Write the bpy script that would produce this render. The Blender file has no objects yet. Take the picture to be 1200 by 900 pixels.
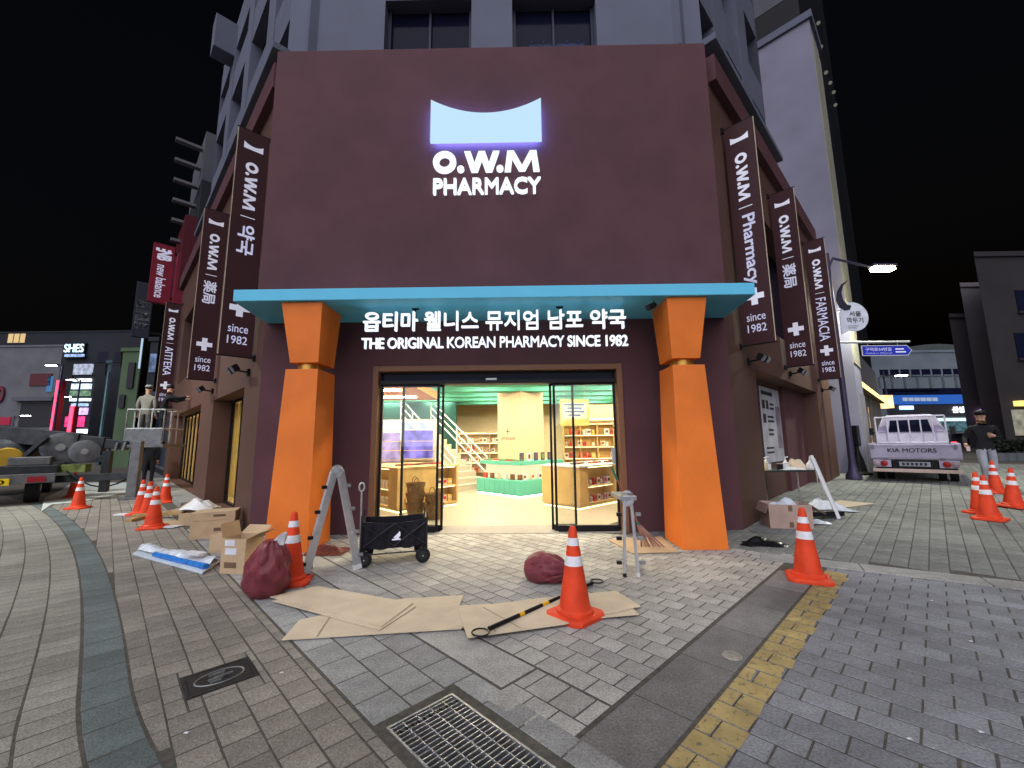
import bpy, bmesh, math, random
from mathutils import Vector, Matrix
random.seed(7)
R_ = math.radians
S = bpy.context.scene
COL = S.collection
# ------------------------------------------------------------------ camera
CAM_H = 1.4
F_PX, PITCH, ROLL, YAW = 480.0, R_(8.1), R_(.55), R_(.6)
cd = bpy.data.cameras.new('camera'); cam = bpy.data.objects.new('camera', cd); COL.objects.link(cam)
CM = Matrix.Rotation(YAW, 3, 'Z') @ Matrix.Rotation(math.pi/2 + PITCH, 3, 'X') @ Matrix.Rotation(-ROLL, 3, 'Z')
cam.matrix_world = Matrix.Translation((0, 0, CAM_H)) @ CM.to_4x4()
cd.sensor_width = 36; cd.lens = F_PX/1200*36; cd.clip_start = .05; cd.clip_end = 2000
S.camera = cam
# ------------------------------------------------------------------ night sky, faint city glow, exposure
W = bpy.data.worlds.new('World'); S.world = W; W.use_nodes = True
nt = W.node_tree; bg = nt.nodes['Background']
sky = nt.nodes.new('ShaderNodeTexSky'); sky.sky_type = 'NISHITA'; sky.sun_disc = False
sky.sun_elevation = R_(-4); sky.sun_rotation = R_(205); sky.air_density = 1.0; sky.dust_density = 2.0
nt.links.new(sky.outputs[0], bg.inputs[0]); bg.inputs[1].default_value = .15
sd = bpy.data.lights.new('sun', 'SUN'); sd.energy = 3.3; sd.angle = R_(85); sd.color = (.89, .89, 1.0)
sun = bpy.data.objects.new('sun', sd); COL.objects.link(sun)
sun.rotation_euler = (R_(50), 0, R_(-16))
S.view_settings.view_transform = 'Standard'; S.view_settings.look = 'None'
S.view_settings.exposure = 0; S.view_settings.gamma = 1
S.render.engine = 'CYCLES'
S.cycles.use_denoising = True; S.cycles.max_bounces = 6; S.cycles.transparent_max_bounces = 12
S.cycles.diffuse_bounces = 3; S.cycles.glossy_bounces = 3; S.cycles.sample_clamp_indirect = 4
S.cycles.caustics_reflective = False; S.cycles.caustics_refractive = False
# ------------------------------------------------------------------ frames of the place
q = math.sqrt(.5)
U = Vector((q, q, 0)); V = Vector((-q, q, 0)); Z = Vector((0, 0, 1)); X = Vector((1, 0, 0)); Y = Vector((0, 1, 0))
L0 = Vector((-4.2, 6.6, 0)); R0 = Vector((3.47, 6.6, 0))
FL = (L0, V, -U, Z)             # left street front of the shop: along, out, up
FR = (R0, U, -V, Z)             # right street front
FF = (Vector((0, 6.6, 0)), X, -Y, Z)   # chamfered entrance front
FG = (Vector((0, 0, 0)), U, V, Z)      # paving grid
FW = (Vector((0, 0, 0)), X, Y, Z)
def P(F, a, b, c): return F[0] + F[1]*a + F[2]*b + F[3]*c
def fr(o, ang, up=Z):           # a frame standing at o, turned by ang degrees
    a = R_(ang); return (Vector(o), Vector((math.cos(a), math.sin(a), 0)), Vector((-math.sin(a), math.cos(a), 0)), up)
def kerb_a(b): return 5.81 + .26*(.98 - b)
def gz(x, y):                   # the right-hand street climbs gently beyond its kerb
    a, b = (x+y)*q, (y-x)*q
    return .025*max(0, a - kerb_a(b) - .3) if b < 4 else 0
def ray(px, py): return CM @ Vector(((px-600)/F_PX, -(py-450)/F_PX, -1))
def gp(px, py, h=0):            # where a pixel meets the ground
    d = ray(px, py); z = 0
    for _ in range(12):
        t = (z + h - CAM_H)/d.z; p = Vector((0, 0, CAM_H)) + d*t; z = gz(p.x, p.y)
    p.z = z; return p
def at(px, py, y):              # a pixel at a given depth
    d = ray(px, py); return Vector((0, 0, CAM_H)) + d*(y/d.y)
def onpl(px, py, p0, n):
    d = ray(px, py); n = Vector(n); c = Vector((0, 0, CAM_H)); return c + d*((Vector(p0)-c).dot(n)/d.dot(n))
# ------------------------------------------------------------------ materials
MATS = {}
def mat(name, col, rough=.6, metal=0., var=.12, scale=6., bump=0., bscale=80., emit=None, es=0., spec=.18, objrand=0., island=0., trans=0., stain=0., grain=0.):
    if name in MATS: return MATS[name]
    m = bpy.data.materials.new(name); m.use_nodes = True; n = m.node_tree; b = n.nodes['Principled BSDF']; N = n.nodes.new; K = n.links.new
    b.inputs['Roughness'].default_value = rough; b.inputs['Metallic'].default_value = metal
    b.inputs['Specular IOR Level'].default_value = spec
    tc = N('ShaderNodeTexCoord')
    nz = N('ShaderNodeTexNoise'); nz.inputs['Scale'].default_value = scale; nz.inputs['Detail'].default_value = 5
    K(tc.outputs['Object'], nz.inputs['Vector'])
    mr = N('ShaderNodeMapRange'); mr.inputs[1].default_value = .3; mr.inputs[2].default_value = .7
    mr.inputs[3].default_value = 1-var; mr.inputs[4].default_value = 1+var
    K(nz.outputs[0], mr.inputs[0])
    val = mr.outputs[0]
    if objrand or island:
        if objrand:
            oi = N('ShaderNodeObjectInfo'); src = oi.outputs['Random']; amt = objrand
        else:
            ge = N('ShaderNodeNewGeometry'); src = ge.outputs['Random Per Island']; amt = island
        m2 = N('ShaderNodeMapRange'); m2.inputs[3].default_value = 1-amt; m2.inputs[4].default_value = 1+amt
        K(src, m2.inputs[0]); mu = N('ShaderNodeMath'); mu.operation = 'MULTIPLY'; K(val, mu.inputs[0]); K(m2.outputs[0], mu.inputs[1]); val = mu.outputs[0]
    if grain:                   # fine aggregate speckle
        n4 = N('ShaderNodeTexNoise'); n4.inputs['Scale'].default_value = 75; n4.inputs['Detail'].default_value = 3; g4 = N('ShaderNodeNewGeometry'); K(g4.outputs['Position'], n4.inputs['Vector'])
        m4 = N('ShaderNodeMapRange'); m4.inputs[1].default_value = .3; m4.inputs[2].default_value = .7; m4.inputs[3].default_value = 1-grain; m4.inputs[4].default_value = 1+grain
        K(n4.outputs[0], m4.inputs[0]); mu = N('ShaderNodeMath'); mu.operation = 'MULTIPLY'; K(val, mu.inputs[0]); K(m4.outputs[0], mu.inputs[1]); val = mu.outputs[0]
    if stain:
        ge = N('ShaderNodeNewGeometry'); n3 = N('ShaderNodeTexNoise'); n3.inputs['Scale'].default_value = .9; n3.inputs['Detail'].default_value = 7; n3.inputs['Roughness'].default_value = .65
        K(ge.outputs['Position'], n3.inputs['Vector']); m3 = N('ShaderNodeMapRange'); m3.inputs[1].default_value = .33; m3.inputs[2].default_value = .60
        m3.inputs[3].default_value = 1-stain; m3.inputs[4].default_value = 1+stain*.3
        K(n3.outputs[0], m3.inputs[0]); mu = N('ShaderNodeMath'); mu.operation = 'MULTIPLY'; K(val, mu.inputs[0]); K(m3.outputs[0], mu.inputs[1]); val = mu.outputs[0]
    vm = N('ShaderNodeVectorMath'); vm.operation = 'SCALE'; vm.inputs[0].default_value = col[:3]; K(val, vm.inputs['Scale'])
    K(vm.outputs[0], b.inputs['Base Color'])
    rr = N('ShaderNodeMapRange'); rr.inputs[3].default_value = max(0, rough-.1); rr.inputs[4].default_value = min(1, rough+.1)
    K(nz.outputs[0], rr.inputs[0]); K(rr.outputs[0], b.inputs['Roughness'])
    if bump:
        nb = N('ShaderNodeTexNoise'); nb.inputs['Scale'].default_value = bscale; nb.inputs['Detail'].default_value = 6
        K(tc.outputs['Object'], nb.inputs['Vector']); bp = N('ShaderNodeBump'); bp.inputs['Strength'].default_value = bump; bp.inputs['Distance'].default_value = .01
        K(nb.outputs[0], bp.inputs['Height']); K(bp.outputs[0], b.inputs['Normal'])
    if emit:
        b.inputs['Emission Color'].default_value = (*emit, 1); b.inputs['Emission Strength'].default_value = es
    if trans: b.inputs['Transmission Weight'].default_value = trans
    MATS[name] = m; return m
def glow(name, col, s, var=0.):
    if name in MATS: return MATS[name]
    m = bpy.data.materials.new(name); m.use_nodes = True; n = m.node_tree; n.nodes.clear()
    e = n.nodes.new('ShaderNodeEmission'); o = n.nodes.new('ShaderNodeOutputMaterial'); e.inputs[0].default_value = (*col, 1); e.inputs[1].default_value = s
    if var:
        tc = n.nodes.new('ShaderNodeTexCoord'); nz = n.nodes.new('ShaderNodeTexNoise'); nz.inputs['Scale'].default_value = 3
        n.links.new(tc.outputs['Object'], nz.inputs['Vector']); mr = n.nodes.new('ShaderNodeMapRange'); mr.inputs[1].default_value = .3; mr.inputs[2].default_value = .7
        mr.inputs[3].default_value = s*(1-var); mr.inputs[4].default_value = s*(1+var); n.links.new(nz.outputs[0], mr.inputs[0]); n.links.new(mr.outputs[0], e.inputs[1])
    n.links.new(e.outputs[0], o.inputs[0]); MATS[name] = m; return m
def glassmat(name, tint=(.93, .96, .95), refl=.05, dark=False):
    if name in MATS: return MATS[name]
    m = bpy.data.materials.new(name); m.use_nodes = True; n = m.node_tree; n.nodes.clear(); N = n.nodes.new; K = n.links.new
    o = N('ShaderNodeOutputMaterial'); mx = N('ShaderNodeMixShader'); tr = N('ShaderNodeBsdfTransparent'); gl = N('ShaderNodeBsdfGlossy'); lw = N('ShaderNodeLayerWeight'); pw_ = N('ShaderNodeMath'); fn = N('ShaderNodeMath')
    tr.inputs[0].default_value = (*tint, 1); gl.inputs['Roughness'].default_value = .02; lw.inputs[0].default_value = .5; pw_.operation = 'POWER'; pw_.inputs[1].default_value = 4; fn.operation = 'MULTIPLY_ADD'; fn.inputs[1].default_value = .35; fn.inputs[2].default_value = .03; K(lw.outputs['Facing'], pw_.inputs[0]); K(pw_.outputs[0], fn.inputs[0])
    K(fn.outputs[0], mx.inputs[0]); K(tr.outputs[0], mx.inputs[1]); K(gl.outputs[0], mx.inputs[2]); K(mx.outputs[0], o.inputs[0])
    MATS[name] = m; return m
# ------------------------------------------------------------------ mesh builder
class MB:
    def __init__(s): s.v = []; s.f = []; s.m = []
    def add(s, vs, fs, m=0):
        k = len(s.v); s.v += [tuple(p) for p in vs]; s.f += [tuple(i+k for i in f) for f in fs]; s.m += [m]*len(fs); return s
    def fbox(s, F, a0, a1, b0, b1, c0, c1, m=0):
        vs = [P(F, a, b, c) for c in (c0, c1) for (a, b) in ((a0, b0), (a1, b0), (a1, b1), (a0, b1))]
        return s.add(vs, [(0,3,2,1), (4,5,6,7), (0,1,5,4), (1,2,6,5), (2,3,7,6), (3,0,4,7)], m)
    def box(s, x0, x1, y0, y1, z0, z1, m=0): return s.fbox(FW, x0, x1, y0, y1, z0, z1, m)
    def loft(s, loops, m=0, cap=True):
        n = len(loops[0]); vs = [p for l in loops for p in l]; fs = []
        for i in range(len(loops)-1):
            for j in range(n):
                k = (j+1) % n; fs.append((i*n+j, i*n+k, (i+1)*n+k, (i+1)*n+j))
        if cap: fs.append(tuple(range(n))[::-1]); fs.append(tuple((len(loops)-1)*n+j for j in range(n)))
        return s.add(vs, fs, m)
    def prism(s, pts, ext, m=0):      # polygon pts pushed along vector ext
        e = Vector(ext); return s.loft([[Vector(p) for p in pts], [Vector(p)+e for p in pts]], m)
    def tube(s, pts, r, n=8, m=0, cap=True):
        pts = [Vector(p) for p in pts]; rs = r if isinstance(r, (list, tuple)) else [r]*len(pts); loops = []
        up = None
        for i, p in enumerate(pts):
            t = (pts[min(i+1, len(pts)-1)] - pts[max(i-1, 0)]).normalized()
            if up is None:
                up = t.orthogonal().normalized()
            u = (up - t*up.dot(t)); u = u.normalized() if u.length > 1e-6 else t.orthogonal().normalized(); up = u; w = t.cross(u)
            loops.append([p + (u*math.cos(2*math.pi*k/n) + w*math.sin(2*math.pi*k/n))*rs[i] for k in range(n)])
        return s.loft(loops, m, cap)
    def lathe(s, prof, o=(0, 0, 0), n=16, m=0, ax=Z, e1=None, cap=True):
        o = Vector(o); ax = Vector(ax).normalized(); e1 = Vector(e1).normalized() if e1 is not None else ax.orthogonal().normalized(); e2 = ax.cross(e1)
        return s.loft([[o + ax*z + (e1*math.cos(2*math.pi*k/n) + e2*math.sin(2*math.pi*k/n))*r for k in range(n)] for r, z in prof], m, cap)
    def ell(s, c, rx, ry, rz, m=0, n=10, k=6):
        c = Vector(c); return s.loft([[c + Vector((rx*math.sin(a)*math.cos(2*math.pi*j/n), ry*math.sin(a)*math.sin(2*math.pi*j/n), -rz*math.cos(a))) for j in range(n)] for a in [math.pi*(i+.15)/(k+.3) for i in range(k+1)]], m)
    def mesh(s, name, mats, smooth=False, recalc=True):
        me = bpy.data.meshes.new(name); me.from_pydata(s.v, [], s.f)
        for m in (mats if isinstance(mats, (list, tuple)) else [mats]): me.materials.append(m)
        me.polygons.foreach_set('material_index', s.m)
        if recalc:
            bm = bmesh.new(); bm.from_mesh(me); bmesh.ops.recalc_face_normals(bm, faces=bm.faces); bm.to_mesh(me); bm.free()
        if smooth:
            me.polygons.foreach_set('use_smooth', [True]*len(me.polygons))
            me.set_sharp_from_angle(angle=R_(40))
        me.update(); return me
    def build(s, name, mats, parent=None, bevel=0., smooth=False, recalc=True):
        return link(name, s.mesh(name, mats, smooth, recalc), parent, bevel)
WM = {}
def link(name, me, parent=None, bevel=0.):
    o = bpy.data.objects.new(name, me); COL.objects.link(o)
    if parent is not None:
        o.parent = parent; o.matrix_parent_inverse = WM.get(parent.name, Matrix()).inverted()
    if bevel:
        b = o.modifiers.new('bevel', 'BEVEL'); b.width = bevel; b.segments = 2; b.limit_method = 'ANGLE'
    return o
def tag(o, label=None, cat=None, group=None, kind=None):
    if label: o['label'] = label
    if cat: o['category'] = cat
    if group: o['group'] = group
    if kind: o['kind'] = kind
    return o
def thing(name, loc, label, cat, group=None):
    o = bpy.data.objects.new(name, None); COL.objects.link(o); o.location = loc; o.empty_display_size = .1
    WM[o.name] = Matrix.Translation(loc); return tag(o, label, cat, group)
def copy_tree(o, parent=None):
    c = o.copy(); COL.objects.link(c)
    if parent is not None: c.parent = parent
    for ch in list(o.children): copy_tree(ch, c)
    return c
# ------------------------------------------------------------------ lettering
def text_mesh(body, bold=0., extrude=0., space=1.):
    cu = bpy.data.curves.new('t', 'FONT'); cu.body = body; cu.size = 1; cu.extrude = extrude; cu.resolution_u = 3; cu.space_character = space
    o = bpy.data.objects.new('t', cu); COL.objects.link(o)
    me = bpy.data.meshes.new_from_object(o.evaluated_get(bpy.context.evaluated_depsgraph_get()))
    bpy.data.objects.remove(o); bpy.data.curves.remove(cu)
    if bold:        # a heavier weight: the outline struck several times, each a hair proud of the last
        vs = [v.co.copy() for v in me.vertices]; fs_ = [tuple(p.vertices) for p in me.polygons]; V_, F_ = [], []
        for i, (dx, dy) in enumerate(((0, 0), (-1, 0), (1, 0), (0, .8), (0, -.8), (-.7, .6), (.7, -.6), (.7, .6), (-.7, -.6))):
            k = len(V_); V_ += [(v.x+dx*bold, v.y+dy*bold, v.z*(1+.012*i)) for v in vs]; F_ += [tuple(j+k for j in f) for f in fs_]
        me = bpy.data.meshes.new('t'); me.from_pydata(V_, [], F_)
    return me
def owm_mesh():         # heavy geometric O.W.M, 4.5 wide, 1 high
    mb = MB()
    def ring(cx, cy, r, ri, n=40):
        for k in range(n):
            a0, a1 = 2*math.pi*k/n, 2*math.pi*(k+1)/n; qd = [(cx+r*math.cos(a0), cy+r*math.sin(a0)), (cx+r*math.cos(a1), cy+r*math.sin(a1))] + [(cx+ri*math.cos(a1), cy+ri*math.sin(a1)), (cx+ri*math.cos(a0), cy+ri*math.sin(a0))]
            mb.prism([(x, y, -.5) for x, y in qd], (0, 0, 1))
    def poly(pts): mb.prism([(x, y, -.5) for x, y in pts], (0, 0, 1))
    def disc(cx, cy, r): poly([(cx+r*math.cos(2*math.pi*k/20), cy+r*math.sin(2*math.pi*k/20)) for k in range(20)])
    ring(.53, .5, .53, .25); disc(1.27, .15, .16)
    w = lambda d, e: [(x, y) for x, y in [(d, e)]]
    x0 = 1.42; t = .29
    for (a, b_) in ((0, .33), (.66, .33), (.66, .99), (1.32, .99)):
        poly([(x0+a-t/2+.15, 1), (x0+a+t/2+.15, 1), (x0+b_+t/2+.15, 0), (x0+b_-t/2+.15, 0)])
    disc(3.06, .15, .16)
    x0 = 3.30
    poly([(x0-.03, 0), (x0+.25, 0), (x0+.36, 1), (x0+.10, 1)]); poly([(x0+1.28, 0), (x0+1.56, 0), (x0+1.43, 1), (x0+1.17, 1)])
    poly([(x0+.12, 1), (x0+.40, 1), (x0+.90, 0.02), (x0+.63, .02)]); poly([(x0+1.13, 1), (x0+1.41, 1), (x0+.90, .02), (x0+.63, .02)])
    return mb.mesh('owm', [], recalc=False)
def bounds(me):
    xs = [v.co.x for v in me.vertices]; ys = [v.co.y for v in me.vertices]
    return min(xs), max(xs), min(ys), max(ys)
def place_text(name, body, m, o, ex, ey, w, h, parent=None, offset=.02, depth=.0, space=1., lift=.003):
    """lettering filling a w x h box whose lower left corner is o, reading along ex, upright along ey"""
    me = owm_mesh() if body == 'O.W.M' else text_mesh(body, offset, .5 if depth else 0, space); x0, x1, y0, y1 = bounds(me)
    ex = Vector(ex).normalized(); ey = Vector(ey).normalized(); nn = ex.cross(ey)
    sx = w/(x1-x0); sy = h/(y1-y0) if h else sx; o = Vector(o)
    for v in me.vertices:
        c = v.co; v.co = o + ex*((c.x-x0)*sx) + ey*((c.y-y0)*sy) + nn*(lift + ((c.z+.5)*depth if depth else c.z*.001))
    me.materials.clear(); me.materials.append(m); me.name = name; me.update()
    return link(name, me, parent)
def letters(body, m, o, ex, ey, w, h, parent, offset, depth, lift, space=1.):
    full = text_mesh(body, offset, .5, space); x0, x1, y0, y1 = bounds(full); sx = w/(x1-x0); sy = h/(y1-y0)
    ex = Vector(ex); ey = Vector(ey); nn = ex.cross(ey); o = Vector(o)
    for i, ch in enumerate(body):
        if ch == ' ': continue
        pre = text_mesh(body[:i+1], offset, .5, space); right = bounds(pre)[1]; me = text_mesh(ch, offset, .5, space); b = bounds(me); d = right - b[1]
        for v in me.vertices:
            c = v.co; v.co = o + ex*((c.x+d-x0)*sx) + ey*((c.y-y0)*sy) + nn*(lift + (c.z+.5)*depth)
        me.materials.clear(); me.materials.append(m); me.name = 'letter'; me.update(); link('letter', me, parent)
# ------------------------------------------------------------------ shared materials
M_brown = mat('maroon render', (.102, .045, .052), .75, var=.12, scale=1.1, bump=.25, bscale=120, stain=.12)
M_brownL = mat('brown cladding', (.105, .055, .042), .6, var=.06, scale=2, bump=.15, bscale=90)
M_trim = mat('brown metal trim', (.20, .10, .055), .45, var=.05)
M_grey = mat('grey painted render', (.125, .135, .18), .8, var=.08, scale=1.2, bump=.2, bscale=60)
M_orange = mat('orange painted metal', (.80, .20, .032), .5, var=.09, scale=1.3, bump=.08, bscale=14, stain=.13)
M_gold = mat('gold collar', (.55, .30, .06), .35, .6, var=.05)
M_blue = mat('sky blue painted metal', (.13, .55, .78), .45, var=.04, scale=2)
M_black = mat('black metal', (.012, .012, .014), .4, .2, var=.1)
M_rubber = mat('black rubber', (.015, .015, .016), .75, var=.15)
M_alu = mat('aluminium', (.62, .63, .66), .38, .75, var=.08, scale=14, bump=.05)
M_steel = mat('galvanised steel', (.42, .43, .45), .42, .85, var=.18, scale=18)
M_glass = glassmat('clear glass', (.95, .97, .96))
M_darkglass = mat('dark window glass', (.008, .009, .024), .12, spec=.05, var=.2, scale=.8)
M_white = mat('white paint', (.72, .72, .72), .5, var=.05)
M_card = mat('corrugated cardboard', (.50, .36, .22), .85, var=.08, scale=9, bump=.12, bscale=40)
M_cardL = mat('pale cardboard sheet', (.63, .52, .37), .85, var=.07, scale=5, bump=.12, bscale=30, stain=.15)
M_cone = mat('orange red cone plastic', (.72, .065, .022), .5, var=.16, scale=7, bump=.08, bscale=50)
M_band = mat('reflective band', (.78, .78, .80), .3, var=.08, scale=20)
M_wood = mat('warm wood veneer', (.68, .44, .17), .5, var=.10, scale=3)
M_shelf = mat('pale wood shelf', (.62, .42, .18), .5, var=.08, scale=3)
M_teal = mat('teal painted panel', (.10, .42, .33), .5, var=.05)
M_cream = mat('cream plaster', (.56, .47, .31), .7, var=.05)
M_sign = glow('cool white sign light', (.82, .91, 1.0), 1.35)
M_signW = glow('white channel letter light', (.86, .91, 1.0), 1.3)
M_banner = mat('maroon banner vinyl', (.050, .018, .021), .55, var=.06, scale=2, bump=.05, bscale=20)
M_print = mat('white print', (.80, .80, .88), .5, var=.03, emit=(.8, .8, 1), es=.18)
M_ink = mat('dark print', (.03, .03, .035), .6, var=.05)
# ------------------------------------------------------------------ ground and paving
def pr(p):
    qv = CM.transposed() @ (Vector(p) - Vector((0, 0, CAM_H)))
    if -qv.z < .2: return None
    return 600 + F_PX*qv.x/-qv.z, 450 - F_PX*qv.y/-qv.z
def inview(p, m=60):
    s = pr(p); return s is not None and -m < s[0] < 1200+m and -m < s[1] < 900+m
M_bed = mat('mortar bed', (.10, .09, .075), .95, var=.3, scale=25, bump=.4, bscale=90, stain=.3)
PIT = (1.12, 1.52, 1.10, 2.06)
def sheet(name, rects, z, m, kind='structure'):
    mb = MB()
    for (a0, a1, b0, b1) in rects:
        mb.add([P(FG, a, b, z) for a, b in ((a0, b0), (a1, b0), (a1, b1), (a0, b1))], [(0, 1, 2, 3)])
    return tag(mb.build(name, m, recalc=False), kind=kind)
def around(r, h):
    a0, a1, b0, b1 = r; p, q2, s, t = h
    return [(a0, p, b0, b1), (q2, a1, b0, b1), (p, q2, b0, s), (p, q2, t, b1)]
ground = sheet('ground', around((-160, 160, -160, 160), PIT), -.045, mat('street concrete', (.16, .155, .15), .9, var=.2, scale=2, stain=.3))
left_street = sheet('left_street', [(-40, 1.07, -6, 70)], -.0025, M_bed)
forecourt = sheet('forecourt', [(1.52, 14, 1.35, 14), (1.07, 1.12, .9, 14), (1.12, 1.52, .9, 1.10), (1.12, 1.52, 2.06, 14), (1.52, 1.6, .9, 1.35)], -.0025, M_bed)
right_road = sheet('right_road', [(1.6, 9, -14, 1.35), (1.07, 1.6, -14, .9)], -.0028, M_bed)
fs = MB()
pts = [P(FG, kerb_a(b)+.3+d, b, .025*d - .0055) for b, d in ((4, 0), (-18, 0), (-18, 50), (4, 50))]
fs.add(pts, [(0, 1, 2, 3)])
far_street = tag(fs.build('rising_street', M_bed, recalc=False), kind='structure')
def paver_mesh(name, w, l, m, ch=.004, t=.03):
    mb = MB(); lo = [(-w/2, -l/2), (w/2, -l/2), (w/2, l/2), (-w/2, l/2)]
    c = ch
    mb.loft([[Vector((x, y, -t)) for x, y in lo], [Vector((x, y, -c)) for x, y in lo], [Vector((x-c*(1 if x > 0 else -1), y-c*(1 if y > 0 else -1), 0)) for x, y in lo]])
    return mb.mesh(name, m)
def pave(parent, cells, m_obj, m_joint, name, zf=None, slope=False, limit=300, gap=.0075):
    """cells: (a0,a1,b0,b1, turn); the largest in view become objects, the others one mass"""
    rows = []
    for c in cells:
        a, b = (c[0]+c[1])/2, (c[2]+c[3])/2; p = P(FG, a, b, 0)
        if not inview(p, 320): continue
        rows.append((p.length, inview(p, 12), c))
    rows.sort(key=lambda r: r[0]); cache = {}; n = 0; rest = MB()
    tilt = Matrix.Rotation(-math.atan(.025), 3, V) if slope else Matrix()
    tilt = tilt.to_3x3() if slope else Matrix.Identity(3)
    for d, vis, c in rows:
        a, b = (c[0]+c[1])/2, (c[2]+c[3])/2; w, l = round(c[1]-c[0]-gap, 3), round(c[3]-c[2]-gap, 3)
        if w < .03 or l < .03: continue
        p = P(FG, a, b, 0); z = (gz(p.x, p.y) if slope else 0) + random.uniform(-.001, .001); p.z = z
        rot = Matrix.Rotation(R_(45 + random.uniform(-.5, .5)) + c[4], 3, 'Z'); rot = tilt @ rot
        if len(c) > 5:              # cut to the bent border
            g2 = gap/2; ab = [(c[5]+g2, c[2]+g2), (c[1]-g2, c[2]+g2), (c[1]-g2, c[3]-g2), (c[6]+g2, c[3]-g2)]
            if min(ab[1][0]-ab[0][0], ab[2][0]-ab[3][0]) < .015: continue
            mb = MB(); mb.loft([[P(FG, x, y, z) for x, y in ab] for z in (-.02, .0)]); k = len(rest.v)
            rest.v += mb.v; rest.f += [tuple(i+k for i in f) for f in mb.f if f != (3, 2, 1, 0)]; rest.m += [0]*len([f for f in mb.f if f != (3, 2, 1, 0)]); continue
        if n < limit and vis:
            if (w, l) not in cache: cache[(w, l)] = paver_mesh(name, w, l, m_obj)
            o = link(name, cache[(w, l)], parent); o.matrix_basis = Matrix.Translation(p) @ rot.to_4x4(); n += 1
        else:
            lo = [(-w/2, -l/2), (w/2, -l/2), (w/2, l/2), (-w/2, l/2)]
            base = [p + rot @ Vector((x, y, -.014)) for x, y in lo]; mid = [p + rot @ Vector((x, y, -.006)) for x, y in lo]; top = [p + rot @ Vector((x-.006*(1 if x > 0 else -1), y-.006*(1 if y > 0 else -1), 0)) for x, y in lo]
            k = len(rest.v); rest.v += [tuple(v) for v in base+mid+top]
            for i in (0, 4):
                for j in range(4): rest.f.append((k+i+j, k+i+(j+1) % 4, k+i+4+(j+1) % 4, k+i+4+j))
            rest.f.append((k+8, k+9, k+10, k+11)); rest.m += [0]*9
    if rest.v: tag(rest.build(name+'_mass', m_joint, parent, recalc=False), kind='stuff')
def grid(a0, a1, b0, b1, da, db, rows='b', stag=.5, curve=None, skip=(), clip=None, trim=None):
    """rows='b': continuous joints run along b; pieces db long, staggered"""
    out = []; i = 0
    if rows == 'b':
        a = a0
        while a < a1 - .01:
            aa = min(a+da, a1); b = b0 - db*((i*stag) % 1)
            while b < b1 - .01:
                out.append([a, aa, max(b, b0), min(b+db, b1), 0]); b += db
            a = aa; i += 1
    else:
        b = b0
        while b < b1 - .01:
            bb = min(b+db, b1); a = a0 - da*((i*stag) % 1)
            while a < a1 - .01:
                out.append([max(a, a0), min(a+da, a1), b, bb, 0]); a += da
            b = bb; i += 1
    res = []; todo = list(out); out = []
    while todo:                 # pieces cut round covers and gratings
        c = todo.pop(0); hit = next((s for s in skip if c[1] > s[0]+1e-4 and c[0] < s[1]-1e-4 and c[3] > s[2]+1e-4 and c[2] < s[3]-1e-4), None)
        if hit is None: out.append(c); continue
        s = hit
        if c[0] < s[0]: todo.append([c[0], s[0], c[2], c[3], 0])
        if c[1] > s[1]: todo.append([s[1], c[1], c[2], c[3], 0])
        m0, m1 = max(c[0], s[0]), min(c[1], s[1])
        if c[2] < s[2]: todo.append([m0, m1, c[2], s[2], 0])
        if c[3] > s[3]: todo.append([m0, m1, s[3], c[3], 0])
    for c in out:
        if clip and not clip(c): continue
        if trim:
            lo = trim((c[2]+c[3])/2)
            if c[1] < lo+.05: continue
            if c[0] < lo or c[0] < trim(c[2]) or c[0] < trim(c[3]): c = list(c) + [max(c[0], trim(c[2])), max(c[0], trim(c[3]))]
        if curve:
            bm = (c[2]+c[3])/2; k = curve(bm); c[0] += k; c[1] += k; c[4] = -curve.__call__(bm+.5)*0 - math.atan((curve(bm+.1)-curve(bm))/.1)*1.0
        res.append(tuple(c))
    return res
def bend(b): return -.0077*max(0, b-3)**2 + .07*max(0, 3.6-b)**2
def pm(n, col, **k): return mat(n, col, .78, bump=.7, bscale=110, var=.15, scale=7, stain=.30, grain=.30, spec=.3, **k)
c1 = (.255, .23, .195); c2 = (.265, .255, .215); c3 = (.385, .37, .335); c4 = (.235, .24, .255); c5 = (.20, .205, .19); c6 = (.13, .155, .15)
MAN = (.44, .80, 3.06, 3.36)
pave(left_street, grid(-2.46, 1.07, .9, 20, .165, .176, 'b', .5, skip=[MAN], trim=lambda b: .235 + bend(b)), pm('mauve paver', c1, objrand=.16), pm('mauve paver mass', c1, island=.16), 'paver')
pave(left_street, grid(.02, .23, 1.0, 20, .21, .26, 'b', curve=bend), pm('green grey slab', c6, objrand=.16), pm('green grey slab mass', c6, island=.16), 'border_slab')
pave(left_street, grid(-8.41, .012, 1.0, 20, .21055, .155, 'b', .5, curve=bend), pm('buff paver', c2, objrand=.16), pm('buff paver mass', c2, island=.16), 'long_paver')
GR = (PIT[0]-.06, PIT[1]+.06, PIT[2]-.2, PIT[3]+.06)
pave(forecourt, grid(1.08, 1.74, 1.0, 9, .22, .27, 'b', .4, skip=[GR]), pm('square paver', (.31, .31, .295), objrand=.16), pm('square paver mass', (.31, .31, .295), island=.16), 'square_paver')
pave(forecourt, grid(1.75, 2.05, 1.9, 9, .30, .95, 'b', skip=[]), pm('light edging stone', (.38, .37, .34), objrand=.06), pm('light edging stone mass', (.38, .37, .34), island=.06), 'edging_stone')
pave(forecourt, grid(2.06, 8.2, 1.36, 9.5, .1645, .19, 'b', .5, clip=lambda c: P(FG, c[0], c[2], 0).y < 6.6) + grid(1.62, 2.05, 1.36, 1.89, .215, .177, 'b', .5), pm('blue grey paver', c3, objrand=.16), pm('blue grey paver mass', c3, island=.16), 'paver')
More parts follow.
